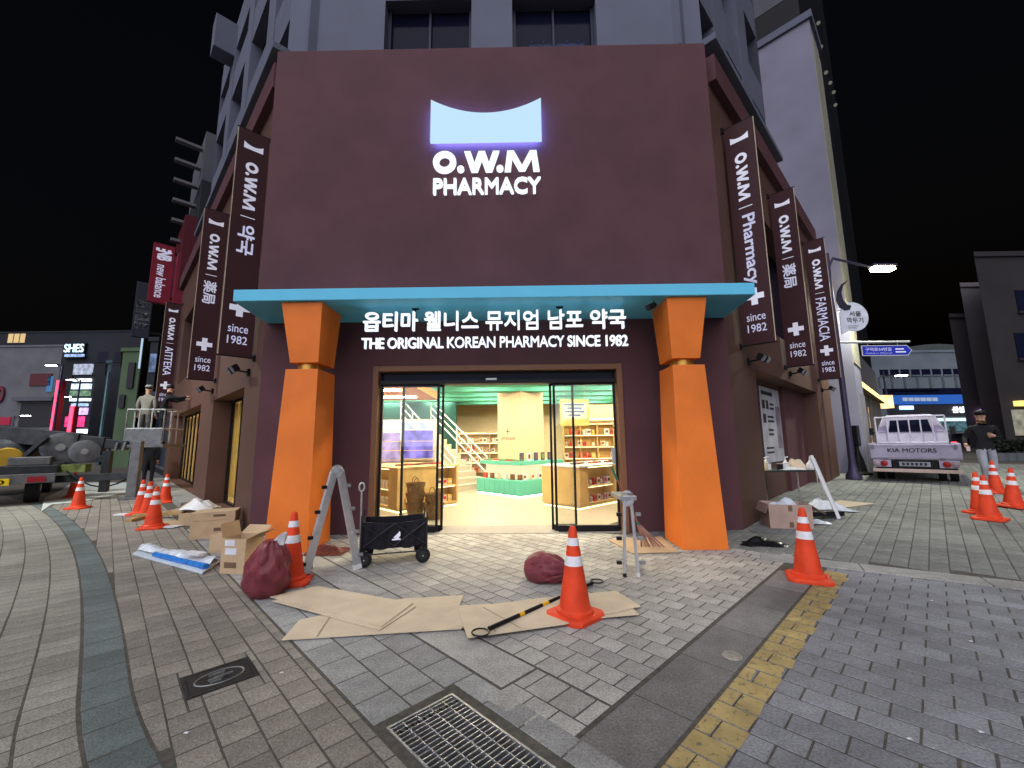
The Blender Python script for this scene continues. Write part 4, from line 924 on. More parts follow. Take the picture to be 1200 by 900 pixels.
# ------------------------------------------------------------------ cartons
def carton(px, ang, w, d, h, label, flaps=(), m=M_card, tape=True, prints=(), closed=False):
    p = gp(*px); F = fr((p.x, p.y, p.z), ang); th = thing('carton', p, label, 'carton', 'cartons around the shop'); t = .006
    mb = MB(); mb.fbox(F, 0, w, 0, t, .0, h); mb.fbox(F, 0, w, d-t, d, 0, h); mb.fbox(F, 0, t, t, d-t, 0, h); mb.fbox(F, w-t, w, t, d-t, 0, h); mb.fbox(F, t, w-t, t, d-t, .0, t)
    if closed: mb.fbox(F, t, w-t, t, d-t, h-t, h)
    mb.build('body', m, th)
    for (side, angl, ln) in flaps:
        a = R_(angl); c, s = math.cos(a)*ln, math.sin(a)*ln     # angle from level outward, up positive
        if side == 'f': l = [P(F, 0, 0, h), P(F, w, 0, h)]; e = -F[2]*c + Z*s
        if side == 'b': l = [P(F, 0, d, h), P(F, w, d, h)]; e = F[2]*c + Z*s
        if side == 'l': l = [P(F, 0, 0, h), P(F, 0, d, h)]; e = -F[1]*c + Z*s
        if side == 'r': l = [P(F, w, 0, h), P(F, w, d, h)]; e = F[1]*c + Z*s
        mb = MB(); nrm = (l[1]-l[0]).cross(e).normalized()*.005; mb.prism([l[0], l[1], l[1]+e, l[0]+e], nrm); mb.build('flap', m, th)
    for (face, x0, x1, z0, z1, mm) in prints:
        mb = MB()
        if face == 'f': mb.fbox(F, x0, x1, -.0025, -.0008, z0, z1)
        else: mb.fbox(F, w+.0008, w+.0025, x0, x1, z0, z1)
        mb.build('printed_label', mm, th)
    return F, th
lab_w = mat('white paper label', (.68, .68, .74), .6)
inkc = mat('brown box print', (.16, .10, .06), .7)
carton((257, 672), -8, .30, .26, .37, 'open carton with white labels nearest the dark red sack', [('f', 100, .0), ('l', 75, .16), ('b', 30, .15), ('r', 25, .17)][1:], prints=[('f', .04, .16, .29, .355, lab_w), ('f', .05, .19, .20, .27, lab_w), ('f', .05, .20, .06, .12, inkc)])
carton((244, 648), -10, .28, .2, .22, 'small plain carton squeezed behind the open labelled carton', [('r', -60, .1)], closed=True)
carton((221, 633), 24, .56, .40, .26, 'lower of two stacked brown cartons left of the shop front', closed=True, prints=[('f', .30, .42, .10, .15, inkc)])
p = gp(221, 633)
Fx, thx = carton((221, 633), 24, .565, .41, .12, 'upper of two stacked brown cartons left of the shop front', closed=True, prints=[('f', .28, .44, .05, .085, inkc)])
thx.location.z += .263
carton((208, 617), 20, .42, .3, .22, 'open carton with crumpled paper next to the stacked cartons', [('l', 20, .15), ('r', 30, .15), ('b', 50, .12)])
# crumpled papers
def crumple(name, p, sx, sy, h, label, cat, m, seed, n=10, grp=None):
    random.seed(seed); th = thing(name, p, label, cat, grp); mb = MB(); vs = []; p = Vector(p)
    for i in range(n):
        for j in range(n):
            u, v = i/(n-1)-.5, j/(n-1)-.5; e = max(0, 1-(1.9*u)**2)*max(0, 1-(1.9*v)**2); vs.append(p + Vector((u*sx*(1+.2*math.sin(7*v+seed)), v*sy*(1+.2*math.sin(5*u)), .006 + h*e*(.6+.4*math.sin(8*u+seed)*math.cos(9*v)) + random.uniform(0, h*.22)*e)))
    mb.add(vs, [(i*n+j, (i+1)*n+j, (i+1)*n+j+1, i*n+j+1) for i in range(n-1) for j in range(n-1)]); mb.build('sheet', m, th, recalc=False, smooth=True); return th
M_paper = mat('white paper', (.66, .66, .66), .6, var=.08, bump=.3, bscale=20); M_film = mat('milky plastic film', (.58, .62, .68), .28, var=.12, scale=12, bump=.5, bscale=25)
c = gp(211, 616); crumple('crumpled_paper', (c.x+.12, c.y+.25, .24), .5, .4, .2, 'crumpled white paper heaped over the open carton on the left', 'paper', M_paper, 3)
c = gp(226, 610); crumple('crumpled_paper', (c.x, c.y, .2), .45, .35, .2, 'torn brown packing paper beside the stacked cartons', 'paper', M_card, 8)
c = gp(196, 614); crumple('flattened_carton', (c.x, c.y, 0), .8, .5, .05, 'flattened carton lying left of the stacked cartons', 'cardboard', M_card, 6, 6)
c = gp(196, 617); crumple('paper_scrap', (c.x+.1, c.y-.1, .01), .35, .22, .03, 'white paper scrap behind the nearest clustered cone', 'paper', M_paper, 12, 5)
# timber offcuts between the cones
for k, (p0, p1, lb) in enumerate((((150, 612), (206, 600), 'upper timber offcut lying behind the clustered cones'), ((156, 609), (213, 606), 'lower timber offcut lying behind the clustered cones'))):
    a, b_ = gp(*p0), gp(*p1); th = thing('timber_plank', a, lb, 'plank', 'timber offcuts'); mb = MB(); bar(mb, a+Z*(.03+.05*k), b_+Z*(.03+.05*k), .12, .05, (0, 1, 0)); mb.build('plank', mat('raw timber', (.42, .27, .12), .8, var=.2, scale=9), th, .003)
a, b_ = gp(137, 604), gp(158, 604); th = thing('white_strip', a, 'white strip of board lying left of the clustered cones', 'board'); mb = MB(); bar(mb, a+Z*.02, b_+Z*.02, .16, .02, (0, 1, 0)); mb.build('board', M_white, th)
# wrapped panel on the ground at the left
pw = [gp(*p) for p in ((155, 651), (170, 643), (258, 659), (237, 674))]
th = thing('wrapped_panel', pw[0], 'long flat panel wrapped in milky film with blue tape lying left of the cartons', 'panel')
mb = MB(); mb.loft([[Vector((p.x, p.y, .005)) for p in pw], [Vector((p.x, p.y, .03)) for p in pw]]); mb.build('board', mat('pale board', (.55, .62, .68), .4), th, .004)
mb = MB(); n, m_ = 18, 6; vs = []; random.seed(4)
for i in range(n):
    for j in range(m_):
        u, v = i/(n-1), j/(m_-1); pt_ = (pw[0].lerp(pw[3], u)).lerp(pw[1].lerp(pw[2], u), .32+.72*v); vs.append((pt_.x, pt_.y, .033 + .07*math.sin(math.pi*min(1, v*.9+.05))*(.7+.3*math.sin(u*14)) + random.uniform(0, .012)))
mb.add(vs, [(i*m_+j, (i+1)*m_+j, (i+1)*m_+j+1, i*m_+j+1) for i in range(n-1) for j in range(m_-1)]); mb.build('film', M_film, th, recalc=False, smooth=True)
mb = MB(); mb.tube([pw[0].lerp(pw[3], t).lerp(pw[1].lerp(pw[2], t), .22) + Z*.055 for t in (.3, .55, .8, .99)], [.03, .034, .03, .036], 8); mb.build('blue_roll', mat('blue plastic wrap', (.03, .18, .55), .3, var=.3, scale=20), th, smooth=True)
c = pw[0].lerp(pw[3], .78).lerp(pw[1].lerp(pw[2], .78), .5); mb = MB(); mb.fbox(fr((c.x, c.y, .12), -20), -.14, .14, -.05, .05, 0, .02); mb.build('paper_label', M_paper, th)
# small litter
random.seed(21)
for k, (px_, py_) in enumerate(((690, 609), (398, 683), (421, 679), (560, 640), (218, 861), (1066, 868), (1092, 705), (1138, 753), (330, 790), (1012, 638), (470, 668), (1150, 860))):
    p = gp(px_, py_); 
    crumple('litter_scrap', (p.x, p.y, p.z+.003), .022, .014, .006, 'tiny pale scrap of litter lying loose on the paving', 'litter', M_paper, k, 5, 'paper scraps on the paving')
p = gp(858, 769); th = thing('pale_patch_stone', p, 'small pale worn oval cap set in the dark channel slabs', 'utility cap'); mb = MB(); mb.lathe([(.062, .001), (.06, .007), (.05, .008)], (p.x, p.y, 0), 18); mb.build('cap', mat('pale worn cap', (.32, .30, .25), .8, var=.3, scale=30, bump=.5), th)
# ------------------------------------------------------------------ right side: work table, carton, bag
a, b_ = P(FR, 3.0, .25, 0), P(FR, 3.0, 1.0, 0)
tb = thing('work_table', P(FR, 4.1, .6, 0), 'dark folding work table with clutter beside the right street front', 'table')
TP = onpl(945, 559, (5.6, 8.0, 0), (0, 1, 0)); 
T0 = Vector((5.15, 8.25, 0)); TF = fr(T0, 5); th_ = .80
mb = MB(); mb.fbox(TF, -.35, .85, 0, .62, th_-.03, th_); mb.build('tabletop', mat('dark table top', (.03, .04, .035), .5), tb, .006)
for x in (-.3, .8):
    mb = MB(); mb.tube([P(TF, x, .06, th_-.03), P(TF, x+.02, .04, .01)], .014, 8); mb.build('leg', M_steel, tb); mb = MB(); mb.tube([P(TF, x, .56, th_-.03), P(TF, x+.02, .58, .01)], .014, 8); mb.build('leg', M_steel, tb)
for k, (x, y, kind, lb) in enumerate(((-.18, .2, 'jug', 'yellowish spray bottle at the left end of the work table'), (.12, .15, 'tin', 'small dark paint tin in the middle of the work table'), (.24, .18, 'tin2', 'white paint tin in the middle of the work table'), (.36, .3, 'jug2', 'white bottle behind the tins on the work table'), (-.02, .3, 'tin3', 'pale tin left of the small dark paint tin'), (.74, .12, 'jug3', 'small bottle at the right end of the work table'), (.05, .45, 'jug4', 'bottle at the back of the work table near the wall'))):
    p = P(TF, x, y, th_+.001); th = thing('work_container', p, lb, 'container', 'containers on the work table')
    mb = MB()
    if 'jug' in kind: mb.lathe([(.07, 0), (.075, .02), (.07, .11), (.025, .16), (.02, .19)], p, 14); mb.build('body', mat('jug '+kind, (.62, .52, .30) if kind == 'jug' else (.65, .65, .65), .4), th, smooth=True); mb = MB(); mb.tube([p+Z*.19, p+Z*.24, p+Z*.25+X*.06], .012, 6); mb.build('spout', M_white, th)
    else: mb.lathe([(.055, 0), (.055, .12)], p, 16); mb.build('body', M_black if kind == 'tin' else M_white, th, smooth=True); mb = MB(); mb.lathe([(.058, .12), (.058, .13), (.05, .131)], p, 16); mb.build('lid', M_steel, th, smooth=True)
c = P(TF, .58, .3, th_); crumple('paper_bag', (c.x, c.y, th_), .40, .30, .28, 'crumpled beige paper bag at the right of the work table', 'bag', mat('beige paper', (.58, .48, .36), .7, var=.1, bump=.4, bscale=20), 5, 10)
c = P(TF, .35, .12, th_); crumple('cloth_rag', (c.x, c.y, th_), .5, .2, .06, 'pale rag lying along the front edge of the work table', 'rag', M_paper, 15, 8)
Fb, _ = carton((903, 619), -12, .60, .42, .36, 'open carton filled with white plastic in front of the work table', [('r', -35, .22), ('l', -70, .15)], m=mat('pinkish cardboard', (.42, .30, .25), .85, var=.1, scale=6), prints=[('f', .27, .33, 0.02, .10, inkc), ('f', .27, .33, .26, .35, inkc)])
c = P(Fb, .3, .21, .30); crumple('plastic_film_heap', (c.x, c.y, .28), .52, .36, .20, 'white plastic film bulging out of the open carton', 'film', M_film, 7)
c = gp(965, 597); crumple('plastic_film_heap', (c.x, c.y, c.z), .7, .6, .25, 'pale plastic film heaped on the ground beside the open carton', 'film', M_film, 17)
c = gp(958, 613); crumple('plastic_film_scrap', (c.x, c.y, c.z), .35, .25, .06, 'clear plastic film scrap flat on the paving by the carton', 'film', M_film, 27)
c = gp(893, 637); crumple('black_bag', (c.x, c.y, 0), .55, .36, .10, 'flat black plastic bag lying at the right corner of the shop', 'bag', mat('black bin bag', (.008, .008, .009), .22, var=.2, bump=.8, bscale=18), 9, 16)
th = thing('standing_trestle', gp(984, 600), 'white and black folded trestle standing at the right end of the work table', 'trestle')
a = gp(983, 608); mb = MB(); bar(mb, a, a+Vector((-.28, .1, 1.05)), .06, .03, (1, 0, 0)); mb.build('post', M_white, th, .004)
mb = MB(); bar(mb, a+Vector((.06, .05, 0)), a+Vector((-.20, .15, 1.0)), .03, .03, (1, 0, 0)); mb.build('post', M_alu, th, .004)
mb = MB(); mb.fbox(fr(a, 5), -.75, .12, .0, .22, .04, .12); mb.build('foot', M_black, th, .006)
p4 = [gp(*p) for p in ((962, 592), (985, 587), (1026, 591), (985, 596))]; th = thing('cardboard_sheet', p4[0], 'flat cardboard sheet on the paving right of the work table', 'cardboard', 'cardboard sheets in front of the shop'); mb = MB(); mb.loft([[p+Z*.008 for p in p4], [p+Z*.014 for p in p4]]); mb.build('sheet', M_cardL, th)
# ------------------------------------------------------------------ people
def person(name, pos, face, h, label, tops, legs, joints=None, hair=(.01, .01, .012), cap=None, bare_arm=False, shoes=(.02, .02, .02), extra=None):
    """joints in metres for a 1.75 m figure facing -Y"""
    J = dict(pel=(0, 0, .95), wst=(0, 0, 1.08), chs=(0, .0, 1.32), nck=(0, .01, 1.49), hd0=(0, -.01, 1.57), hd1=(0, -.015, 1.68), hd2=(0, 0, 1.73),
             shl=(-.18, 0, 1.42), ell=(-.23, .02, 1.14), wrl=(-.22, -.06, .90), hal=(-.22, -.09, .82), shr=(.18, 0, 1.42), elr=(.23, .02, 1.14), wrr=(.22, -.06, .90), har=(.22, -.09, .82),
             hpl=(-.09, 0, .92), knl=(-.10, -.01, .50), anl=(-.10, .02, .09), tol=(-.11, -.13, .035), hpr=(.09, 0, .92), knr=(.10, -.01, .50), anr=(.10, .02, .09), tor=(.11, -.13, .035))
    if joints: J.update(joints)
    rad = dict(pel=(.15, .11), wst=(.145, .10), chs=(.165, .115), nck=(.055, .055), hd0=(.066, .075), hd1=(.078, .095), hd2=(.045, .055), shl=(.075, .07), ell=(.052, .052), wrl=(.036, .036), hal=(.038, .022), hpl=(.098, .10), knl=(.068, .068), anl=(.05, .05), tol=(.045, .032))
    for k in list(rad):
        if k.endswith('l') and k[:2] in ('sh', 'el', 'wr', 'ha', 'hp', 'kn', 'an', 'to') and len(k) == 3 and k not in ('pel',): rad[k[:2]+'r'] = rad[k]
    E_ = [('pel', 'wst', 't'), ('wst', 'chs', 't'), ('chs', 'nck', 't'), ('nck', 'hd0', 's'), ('hd0', 'hd1', 's'), ('hd1', 'hd2', 's')]
    for s in 'lr': E_ += [('chs', 'sh'+s, 't'), ('sh'+s, 'el'+s, 't'), ('el'+s, 'wr'+s, 't' if not bare_arm else 's'), ('wr'+s, 'ha'+s, 's'), ('pel', 'hp'+s, 'l'), ('hp'+s, 'kn'+s, 'l'), ('kn'+s, 'an'+s, 'l'), ('an'+s, 'to'+s, 'f')]
    names = list(J); idx = {n: i for i, n in enumerate(names)}
    me = bpy.data.meshes.new('skel'); me.from_pydata([J[n] for n in names], [(idx[a], idx[b]) for a, b, _ in E_], []); o = bpy.data.objects.new('skel', me); COL.objects.link(o)
    md = o.modifiers.new('s', 'SKIN'); sv = me.skin_vertices[0].data
    for n in names: sv[idx[n]].radius = rad.get(n, (.05, .05)); sv[idx[n]].use_root = (n == 'pel')
    md.branch_smoothing = .6; sb = o.modifiers.new('d', 'SUBSURF'); sb.levels = 2; sb.render_levels = 2
    bm_ = bpy.data.meshes.new_from_object(o.evaluated_get(bpy.context.evaluated_depsgraph_get())); bpy.data.objects.remove(o)
    MT = {'s': 0, 't': 1, 'l': 2, 'f': 3}
    mb = MB(); mb.v = [tuple(v.co) for v in bm_.vertices]; mb.f = [tuple(p.vertices) for p in bm_.polygons]
    segs = [(Vector(J[a]), Vector(J[b]), MT[c]) for a, b, c in E_]
    tor_ = {('pel', 'wst'), ('pel', 'hpl'), ('pel', 'hpr'), ('hpl', 'knl'), ('hpr', 'knr'), ('wst', 'chs')}
    segs = [(Vector(J[a]), Vector(J[b]), 9 if (a, b) in tor_ else MT[c]) for a, b, c in E_]
    for p in bm_.polygons:
        c = p.center; best = 1e9; mi = 0
        for a, b, k in segs:
            d = b-a; t = max(0, min(1, (c-a).dot(d)/d.length_squared)); e = (a+d*t-c).length
            if e < best: best, mi = e, k
        mb.m.append((1 if c.z > .90 else 2) if mi == 9 else mi)
    hc = Vector(J['hd1'])                      # nose, ears, brow; fingers
    mb.ell(hc+Vector((0, -.098, -.035)), .014, .02, .022, 0, 6, 4)
    for s in (-1, 1): mb.ell(hc+Vector((s*.078, .012, -.03)), .012, .022, .032, 0, 6, 4); mb.ell(hc+Vector((s*.03, -.088, .0)), .012, .01, .008, 4, 6, 4)
    mb.ell(hc+Vector((0, -.084, -.07)), .018, .008, .004, 5, 6, 4)
    for s in 'lr':
        w, hnd = Vector(J['wr'+s]), Vector(J['ha'+s]); d = (hnd-w).normalized(); side = d.cross(Vector((0, 1, .2))).normalized()
        for k, ln in enumerate((.062, .07, .066, .052)):
            b0 = hnd + side*(k-1.5)*.018; mb.tube([b0-d*.01, b0+d*ln*.5, b0+d*ln*.9+Vector((0, -.012, 0))], [.0095, .009, .007], 6, 0)
        mb.tube([w.lerp(hnd, .4)+side*.03, w.lerp(hnd, .8)+side*.052, w.lerp(hnd, 1.15)+side*.055], [.011, .010, .008], 6, 0)
    skin = mat('skin', (.48, .28, .19), .55, var=.05)
    th = thing(name, (0, 0, 0), label, 'person')
    mats = [skin, mat('clothing %s' % (tops,), tops, .85, var=.15, scale=10, bump=.3, bscale=30), mat('clothing %s' % (legs,), legs, .85, var=.15, scale=10, bump=.3, bscale=30), mat('shoe %s' % (shoes,), shoes, .5), M_black, mat('lip', (.35, .13, .11), .5)]
    mb.build('body', mats, th, smooth=True)
    mb = MB(); mb.ell(hc+Vector((0, .018, .035)), .088, .098, .075, 0, 14, 8); mb.build('hair', mat('hair %s' % (hair,), hair, .6, bump=.6, bscale=90), th, smooth=True)
    if cap:
        mb = MB(); mb.ell(hc+Vector((0, .008, .05)), .096, .108, .075, 0, 16, 8); mb.loft([[hc+Vector((x, y, z)) for x, y in ((-.07, -.09), (.07, -.09), (.05, -.17), (-.05, -.17))] for z in (.035, .043)]); mb.build('cap', mat('cap %s' % (cap,), cap, .6), th, smooth=True)
    if extra: extra(th)
    k = h/1.75; th.scale = (k, k, k); th.location = pos; th.rotation_euler = (0, 0, face); return th
def to_cam(p): return math.atan2(-p.x, p.y)*-1 if False else math.atan2(p.x, p.y)*-1
# walking man on the right
p = gp(1163, 574); fc = -math.atan2(p.x, p.y)
wk = person('person', p, fc+.35, 1.80, 'person in black sweater and grey trousers walking at the far right', (.014, .014, .016), (.30, .32, .36),
    dict(ell=(-.30, .04, 1.16), wrl=(-.36, -.14, 1.02), hal=(-.37, -.20, .97), elr=(.27, .05, 1.16), wrr=(.10, -.2, 1.20), har=(.03, -.23, 1.23), knl=(-.11, -.13, .51), anl=(-.11, -.05, .12), tol=(-.12, -.19, .05), knr=(.10, .03, .50), anr=(.11, .17, .12), tor=(.12, .05, .035)), cap=(.012, .012, .015))
mb = MB(); ph = thing('mobile_phone', (0, 0, 0), 'small dark phone in the hand of the walking person', 'phone')
pp = Matrix.Translation(wk.location) @ Matrix.Rotation(fc+.35, 4, 'Z') @ Vector((-.38, -.27, .95)); mb.box(-.035, .035, -.006, .006, -.07, .07); mb.build('case', M_black, ph); mb = MB(); mb.box(-.03, .03, -.0085, -.0062, -.062, .062); mb.build('screen', glow('phone screen', (.9, .7, .7), .5), ph); ph.location = pp; ph.rotation_euler = (.5, 0, fc)
p = gp(1017, 548); person('person', p, 1.2-math.atan2(p.x, p.y), 1.7, 'person in dark clothes standing beyond the truck by the lit shopfront', (.012, .012, .014), (.03, .03, .035))
# man under the lift platform, back to us
p = gp(172, 570); person('person', p, math.pi-math.atan2(p.x, p.y), 1.74, 'person in black clothes standing on the ground under the lift platform', (.010, .010, .012), (.012, .012, .015))
# ------------------------------------------------------------------ lift truck on the left
LT = thing('lift_truck', gp(40, 590), 'dark flatbed lift truck with folded boom and raised work platform at the left edge', 'truck')
T0 = gp(62, 590); TFm = (Vector((T0.x, T0.y, 0)), -U, V, Z)     # along its tail towards the left, forward up the street
M_tr = mat('dark truck steel', (.035, .037, .042), .5, .4, var=.25, scale=6)
M_trl = mat('worn pale truck steel', (.13, .13, .14), .5, .4, var=.25, scale=6)
mb = MB(); mb.fbox(TFm, 0, 2.0, 0, 5.5, .75, .95); mb.build('bed', M_tr, LT, .02)
mb = MB(); mb.fbox(TFm, .02, 1.98, -.05, 0.0, .52, .75); mb.build('rear_beam', M_trl, LT, .01)
mb = MB(); mb.fbox(TFm, .15, .85, .1, .9, .95, 1.15); mb.build('tool_box', M_trl, LT, .02)
for x in (.18, 1.5):
    mb = MB(); mb.fbox(TFm, x, x+.3, -.07, -.05, .55, .68); mb.build('tail_light', mat('dark red lens', (.25, .02, .03), .2), LT)
for x in (.42, 1.58):
    for y in (.75, 3.9):
        c = P(TFm, x, y, .36); mb = MB(); mb.lathe([(.24, -.13), (.35, -.12), (.36, -.05), (.36, .05), (.35, .12), (.24, .13)], c, 24, ax=U); w_ = mb.build('wheel', M_rubber, LT, smooth=True); mb = MB(); mb.lathe([(.05, -.135), (.22, -.12), (.22, .12), (.05, .135)], c, 16, ax=U); mb.build('rim', M_steel, w_, smooth=True)
mb = MB(); mb.fbox(TFm, .75, 1.25, -.075, -.055, .50, .66); pl = mb.build('number_plate', mat('yellow plate', (.70, .50, .02), .4), LT)
place_text('lettering', '160', M_ink, P(TFm, 1.18, -.076, .53), U, Z, .36, .10, pl, .02)
mb = MB(); mb.lathe([(.24, -.05), (.27, 0), (.24, .05)], P(TFm, .9, .5, 1.12), 24, ax=V); mb.build('yellow_disc', mat('yellow paint', (.30, .18, .02), .45), LT, smooth=True)
mb = MB(); mb.lathe([(.5, 0), (.5, .5), (.35, .7)], P(TFm, .95, 1.7, .95), 20); mb.build('turret', M_tr, LT, smooth=True)
# boom: nested box sections from the turret to the basket
b0 = P(TFm, 1.2, 1.6, 1.75); bk = at(150, 522, 11.6)
for k, (t0, t1, w_) in enumerate(((-.6, .62, .42), (.1, .82, .33), (.5, 1.0, .25))):
    mb = MB(); bar(mb, b0.lerp(bk, t0), b0.lerp(bk, t1), w_, w_*.9, Z); mb.build('boom_section', M_tr, LT, .015)
for k, (px_, py_, r) in enumerate(((71, 524, .38), (99, 529, .30))):
    c = at(px_, py_, 10.9); mb = MB(); ax = Vector((c.x, c.y, 0)).normalized(); mb.lathe([(r*.75, -.05), (r, -.03), (r, .03), (r*.75, .05)], c, 28, ax=ax); d_ = mb.build('sheave', mat('worn galvanised sheave', (.14, .145, .16), .4, .5, var=.3, scale=5), LT, smooth=True)
    mb = MB(); mb.lathe([(r*.25, -.07), (r*.25, .07)], c, 16, ax=ax); mb.build('hub', M_steel, d_)
mb = MB(); bar(mb, at(0, 560, 10.6), at(56, 512, 10.6), .10, .10, Z); mb.build('strut', M_tr, LT)
for k in range(5):
    mb = MB(); c = at(108+k*9, 528, 11.4); bar(mb, c, c+Vector((.05, 0, .22)), .06, .05, X); mb.build('boom_roller', M_trl, LT)
mb = MB(); mb.fbox(fr(at(78, 548, 10.9), 10), -.35, .5, -.1, .1, -.12, .08); mb.build('green_crate', mat('olive box', (.12, .15, .05), .6), LT)
pz = gp(154, 585); mb = MB(); e0 = P(TFm, .1, .8, .55); e1 = Vector((pz.x, pz.y, .62)); bar(mb, e0, e1, .18, .16, Z); mb.build('outrigger_beam', M_tr, LT, .01)
mb = MB(); mb.fbox(fr((pz.x, pz.y, 0), 20), -.11, .11, -.09, .09, .06, at(154, 517, pz.y).z); mb.fbox(fr((pz.x, pz.y, 0), 20), -.22, .22, -.18, .18, 0, .06); mb.build('outrigger_leg', M_trl, LT, .01)
p2 = gp(121, 577); mb = MB(); mb.fbox(fr((p2.x, p2.y, 0), 20), -.10, .10, -.09, .09, 0, 1.25); mb.build('outrigger_leg', M_tr, LT, .01)
mb = MB(); bar(mb, Vector((p2.x, p2.y, 1.0)), Vector((p2.x-1.6, p2.y-.6, .95)), .16, .14, Z); mb.build('outrigger_beam', M_tr, LT)
mb = MB(); pts_ = [at(78, 552, 10.8).lerp(e1, t) + Z*(-.35*math.sin(math.pi*t)) for t in [i/8 for i in range(9)]]; mb.tube(pts_, .02, 6); mb.build('hose', M_rubber, LT)
# platform
bz0 = at(160, 521, 11.6).z; bl, brr = at(141, 520, 11.6), at(185, 520, 11.6); BFm = fr((bl.x+.1, 11.6, bz0), 8); bw = (brr-bl).length-.1
bk_ = MB(); bk_.fbox(BFm, -.05, bw+.1, -.1, .9, -.08, 0); bk_.fbox(BFm, 0, bw, -.03, 0, 0, .42); bk_.build('platform_floor', M_trl, LT, .006)
def rail(x0, y0, x1, y1):
    m = MB(); 
    for z in (.45, 1.0): m.tube([P(BFm, x0, y0, z), P(BFm, x1, y1, z)], .022, 6)
    for k in range(4):
        t = k/3; m.tube([P(BFm, x0+(x1-x0)*t, y0+(y1-y0)*t, 0), P(BFm, x0+(x1-x0)*t, y0+(y1-y0)*t, 1.0)], .02, 6)
    m.build('platform_rail', mat('worn white rail', (.36, .36, .36), .5, var=.2, scale=9), LT)
rail(0, 0, bw, 0); rail(bw, 0, bw, .85); rail(bw, .85, 0, .85); rail(0, .85, 0, 0)
person('person', P(BFm, .24, .35, 0), 2.6-math.atan2(bl.x, 11.6), 1.72, 'worker in pale clothing and light cap on the left of the lift platform', (.20, .185, .155), (.10, .095, .085), cap=(.22, .22, .20))
person('person', P(BFm, bw-.28, .35, 0), -1.6-math.atan2(bl.x, 11.6)+math.pi, 1.74, 'worker in dark clothing reaching from the lift platform to the banner', (.012, .013, .016), (.015, .016, .02),
    dict(ell=(-.20, -.28, 1.36), wrl=(-.16, -.50, 1.42), hal=(-.15, -.58, 1.44), elr=(.20, -.27, 1.30), wrr=(.14, -.5, 1.38), har=(.13, -.58, 1.40), chs=(0, -.06, 1.32), nck=(0, -.08, 1.49), hd0=(0, -.11, 1.57), hd1=(0, -.12, 1.68), hd2=(0, -.11, 1.73), shl=(-.18, -.06, 1.42), shr=(.18, -.06, 1.42)))
# pale sheet that paints in the pool of light on the road near the lift
ps_ = [gp(*p) for p in ((48, 600), (60, 592), (100, 588), (160, 575), (150, 566), (85, 566), (66, 578), (52, 584))]
th = thing('lit_ground_patch', ps_[0], 'pale patch painting the brightly lit ground under the lift truck outriggers', 'sheet'); mb = MB(); mb.loft([[p+Z*.012 for p in ps_], [p+Z*.016 for p in ps_]]); mb.build('sheet', mat('pale lit ground colour', (.52, .54, .50), .6, var=.1, scale=3, bump=.2, bscale=8), th)
# ------------------------------------------------------------------ pickup truck on the right
tp = gp(1075, 566); ang = math.atan2(tp.y, tp.x); KT = thing('pickup_truck', tp, 'white cab over pickup truck seen from behind with barred rear window', 'truck')
KF = (tp.copy(), Vector((math.sin(ang), -math.cos(ang), 0)), Vector((math.cos(ang), math.sin(ang), 0)), (Z - Vector((math.cos(ang), math.sin(ang), 0))*-.0).normalized())
M_tw = mat('white truck paint', (.42, .39, .50), .4, var=.10, scale=4, stain=.2); M_tgrey = mat('truck grey', (.20, .20, .22), .5)
mb = MB(); mb.fbox(KF, -.87, .87, 0, .04, .62, 1.02); tg = mb.build('tailgate', M_tw, KT, .012)
mb = MB()
for z in (.66, .97): mb.fbox(KF, -.84, .84, -.012, -.001, z, z+.025)
mb.build('tailgate_rib', M_tw, tg, .004)
place_text('lettering', 'KIA MOTORS', mat('dark badge', (.06, .05, .08), .5), P(KF, -.50, -.003, .80), KF[1], Z, .95, .11, tg, .02)
for s in (-1, 1):
    mb = MB(); mb.fbox(KF, s*.80-.03, s*.80+.03, -.03, -.001, .90, 1.0); mb.build('tailgate_latch', M_tgrey, tg, .004)
    mb = MB(); mb.fbox(KF, s*.55-.05, s*.55+.05, -.02, -.001, .615, .66); mb.build('hinge', M_tgrey, tg, .004)
    mb = MB(); mb.fbox(KF, s*.87-.03, s*.87+.03, .05, 2.75, .62, 1.04); mb.build('bed_side', M_tw, KT, .01)
    for x, c in ((.60, (.35, .02, .02)), (.76, (.35, .28, .30))):
        mb = MB(); mb.lathe([(.075, 0), (.075, .03), (.05, .045)], P(KF, s*x, -.01, .50), 18, ax=-KF[2]); mb.build('tail_lamp', mat('lamp %s' % (c,), c, .2), KT, smooth=True)
mb = MB(); mb.fbox(KF, -.83, -.46, .0, .06, .40, .60); mb.fbox(KF, .46, .83, 0, .06, .40, .60); mb.build('lamp_panel', M_tw, KT, .008)
mb = MB(); mb.fbox(KF, -.44, .44, .05, .10, .36, .60); mb.build('under_panel', M_black, KT)
mb = MB(); mb.fbox(KF, -.30, .30, .03, .048, .43, .55); npl = mb.build('number_plate', mat('grey plate', (.30, .32, .36), .4), KT)
for k in range(6): mb = MB(); mb.fbox(KF, -.24+k*.085, -.19+k*.085, .0255, .0285, .455, .525); mb.build('plate_character', M_ink, npl)
mb = MB(); mb.fbox(KF, -.85, .85, -.03, .03, .27, .36); mb.build('bumper', mat('pale bumper strip', (.55, .42, .36), .5), KT, .008)
mb = MB(); mb.fbox(KF, -.86, .86, .05, 2.8, .58, .64); mb.build('bed_floor', M_tgrey, KT)
mb = MB(); mb.fbox(KF, -.40, -.30, .3, 4.5, .40, .56); mb.fbox(KF, .30, .40, .3, 4.5, .40, .56); mb.build('chassis', M_black, KT)
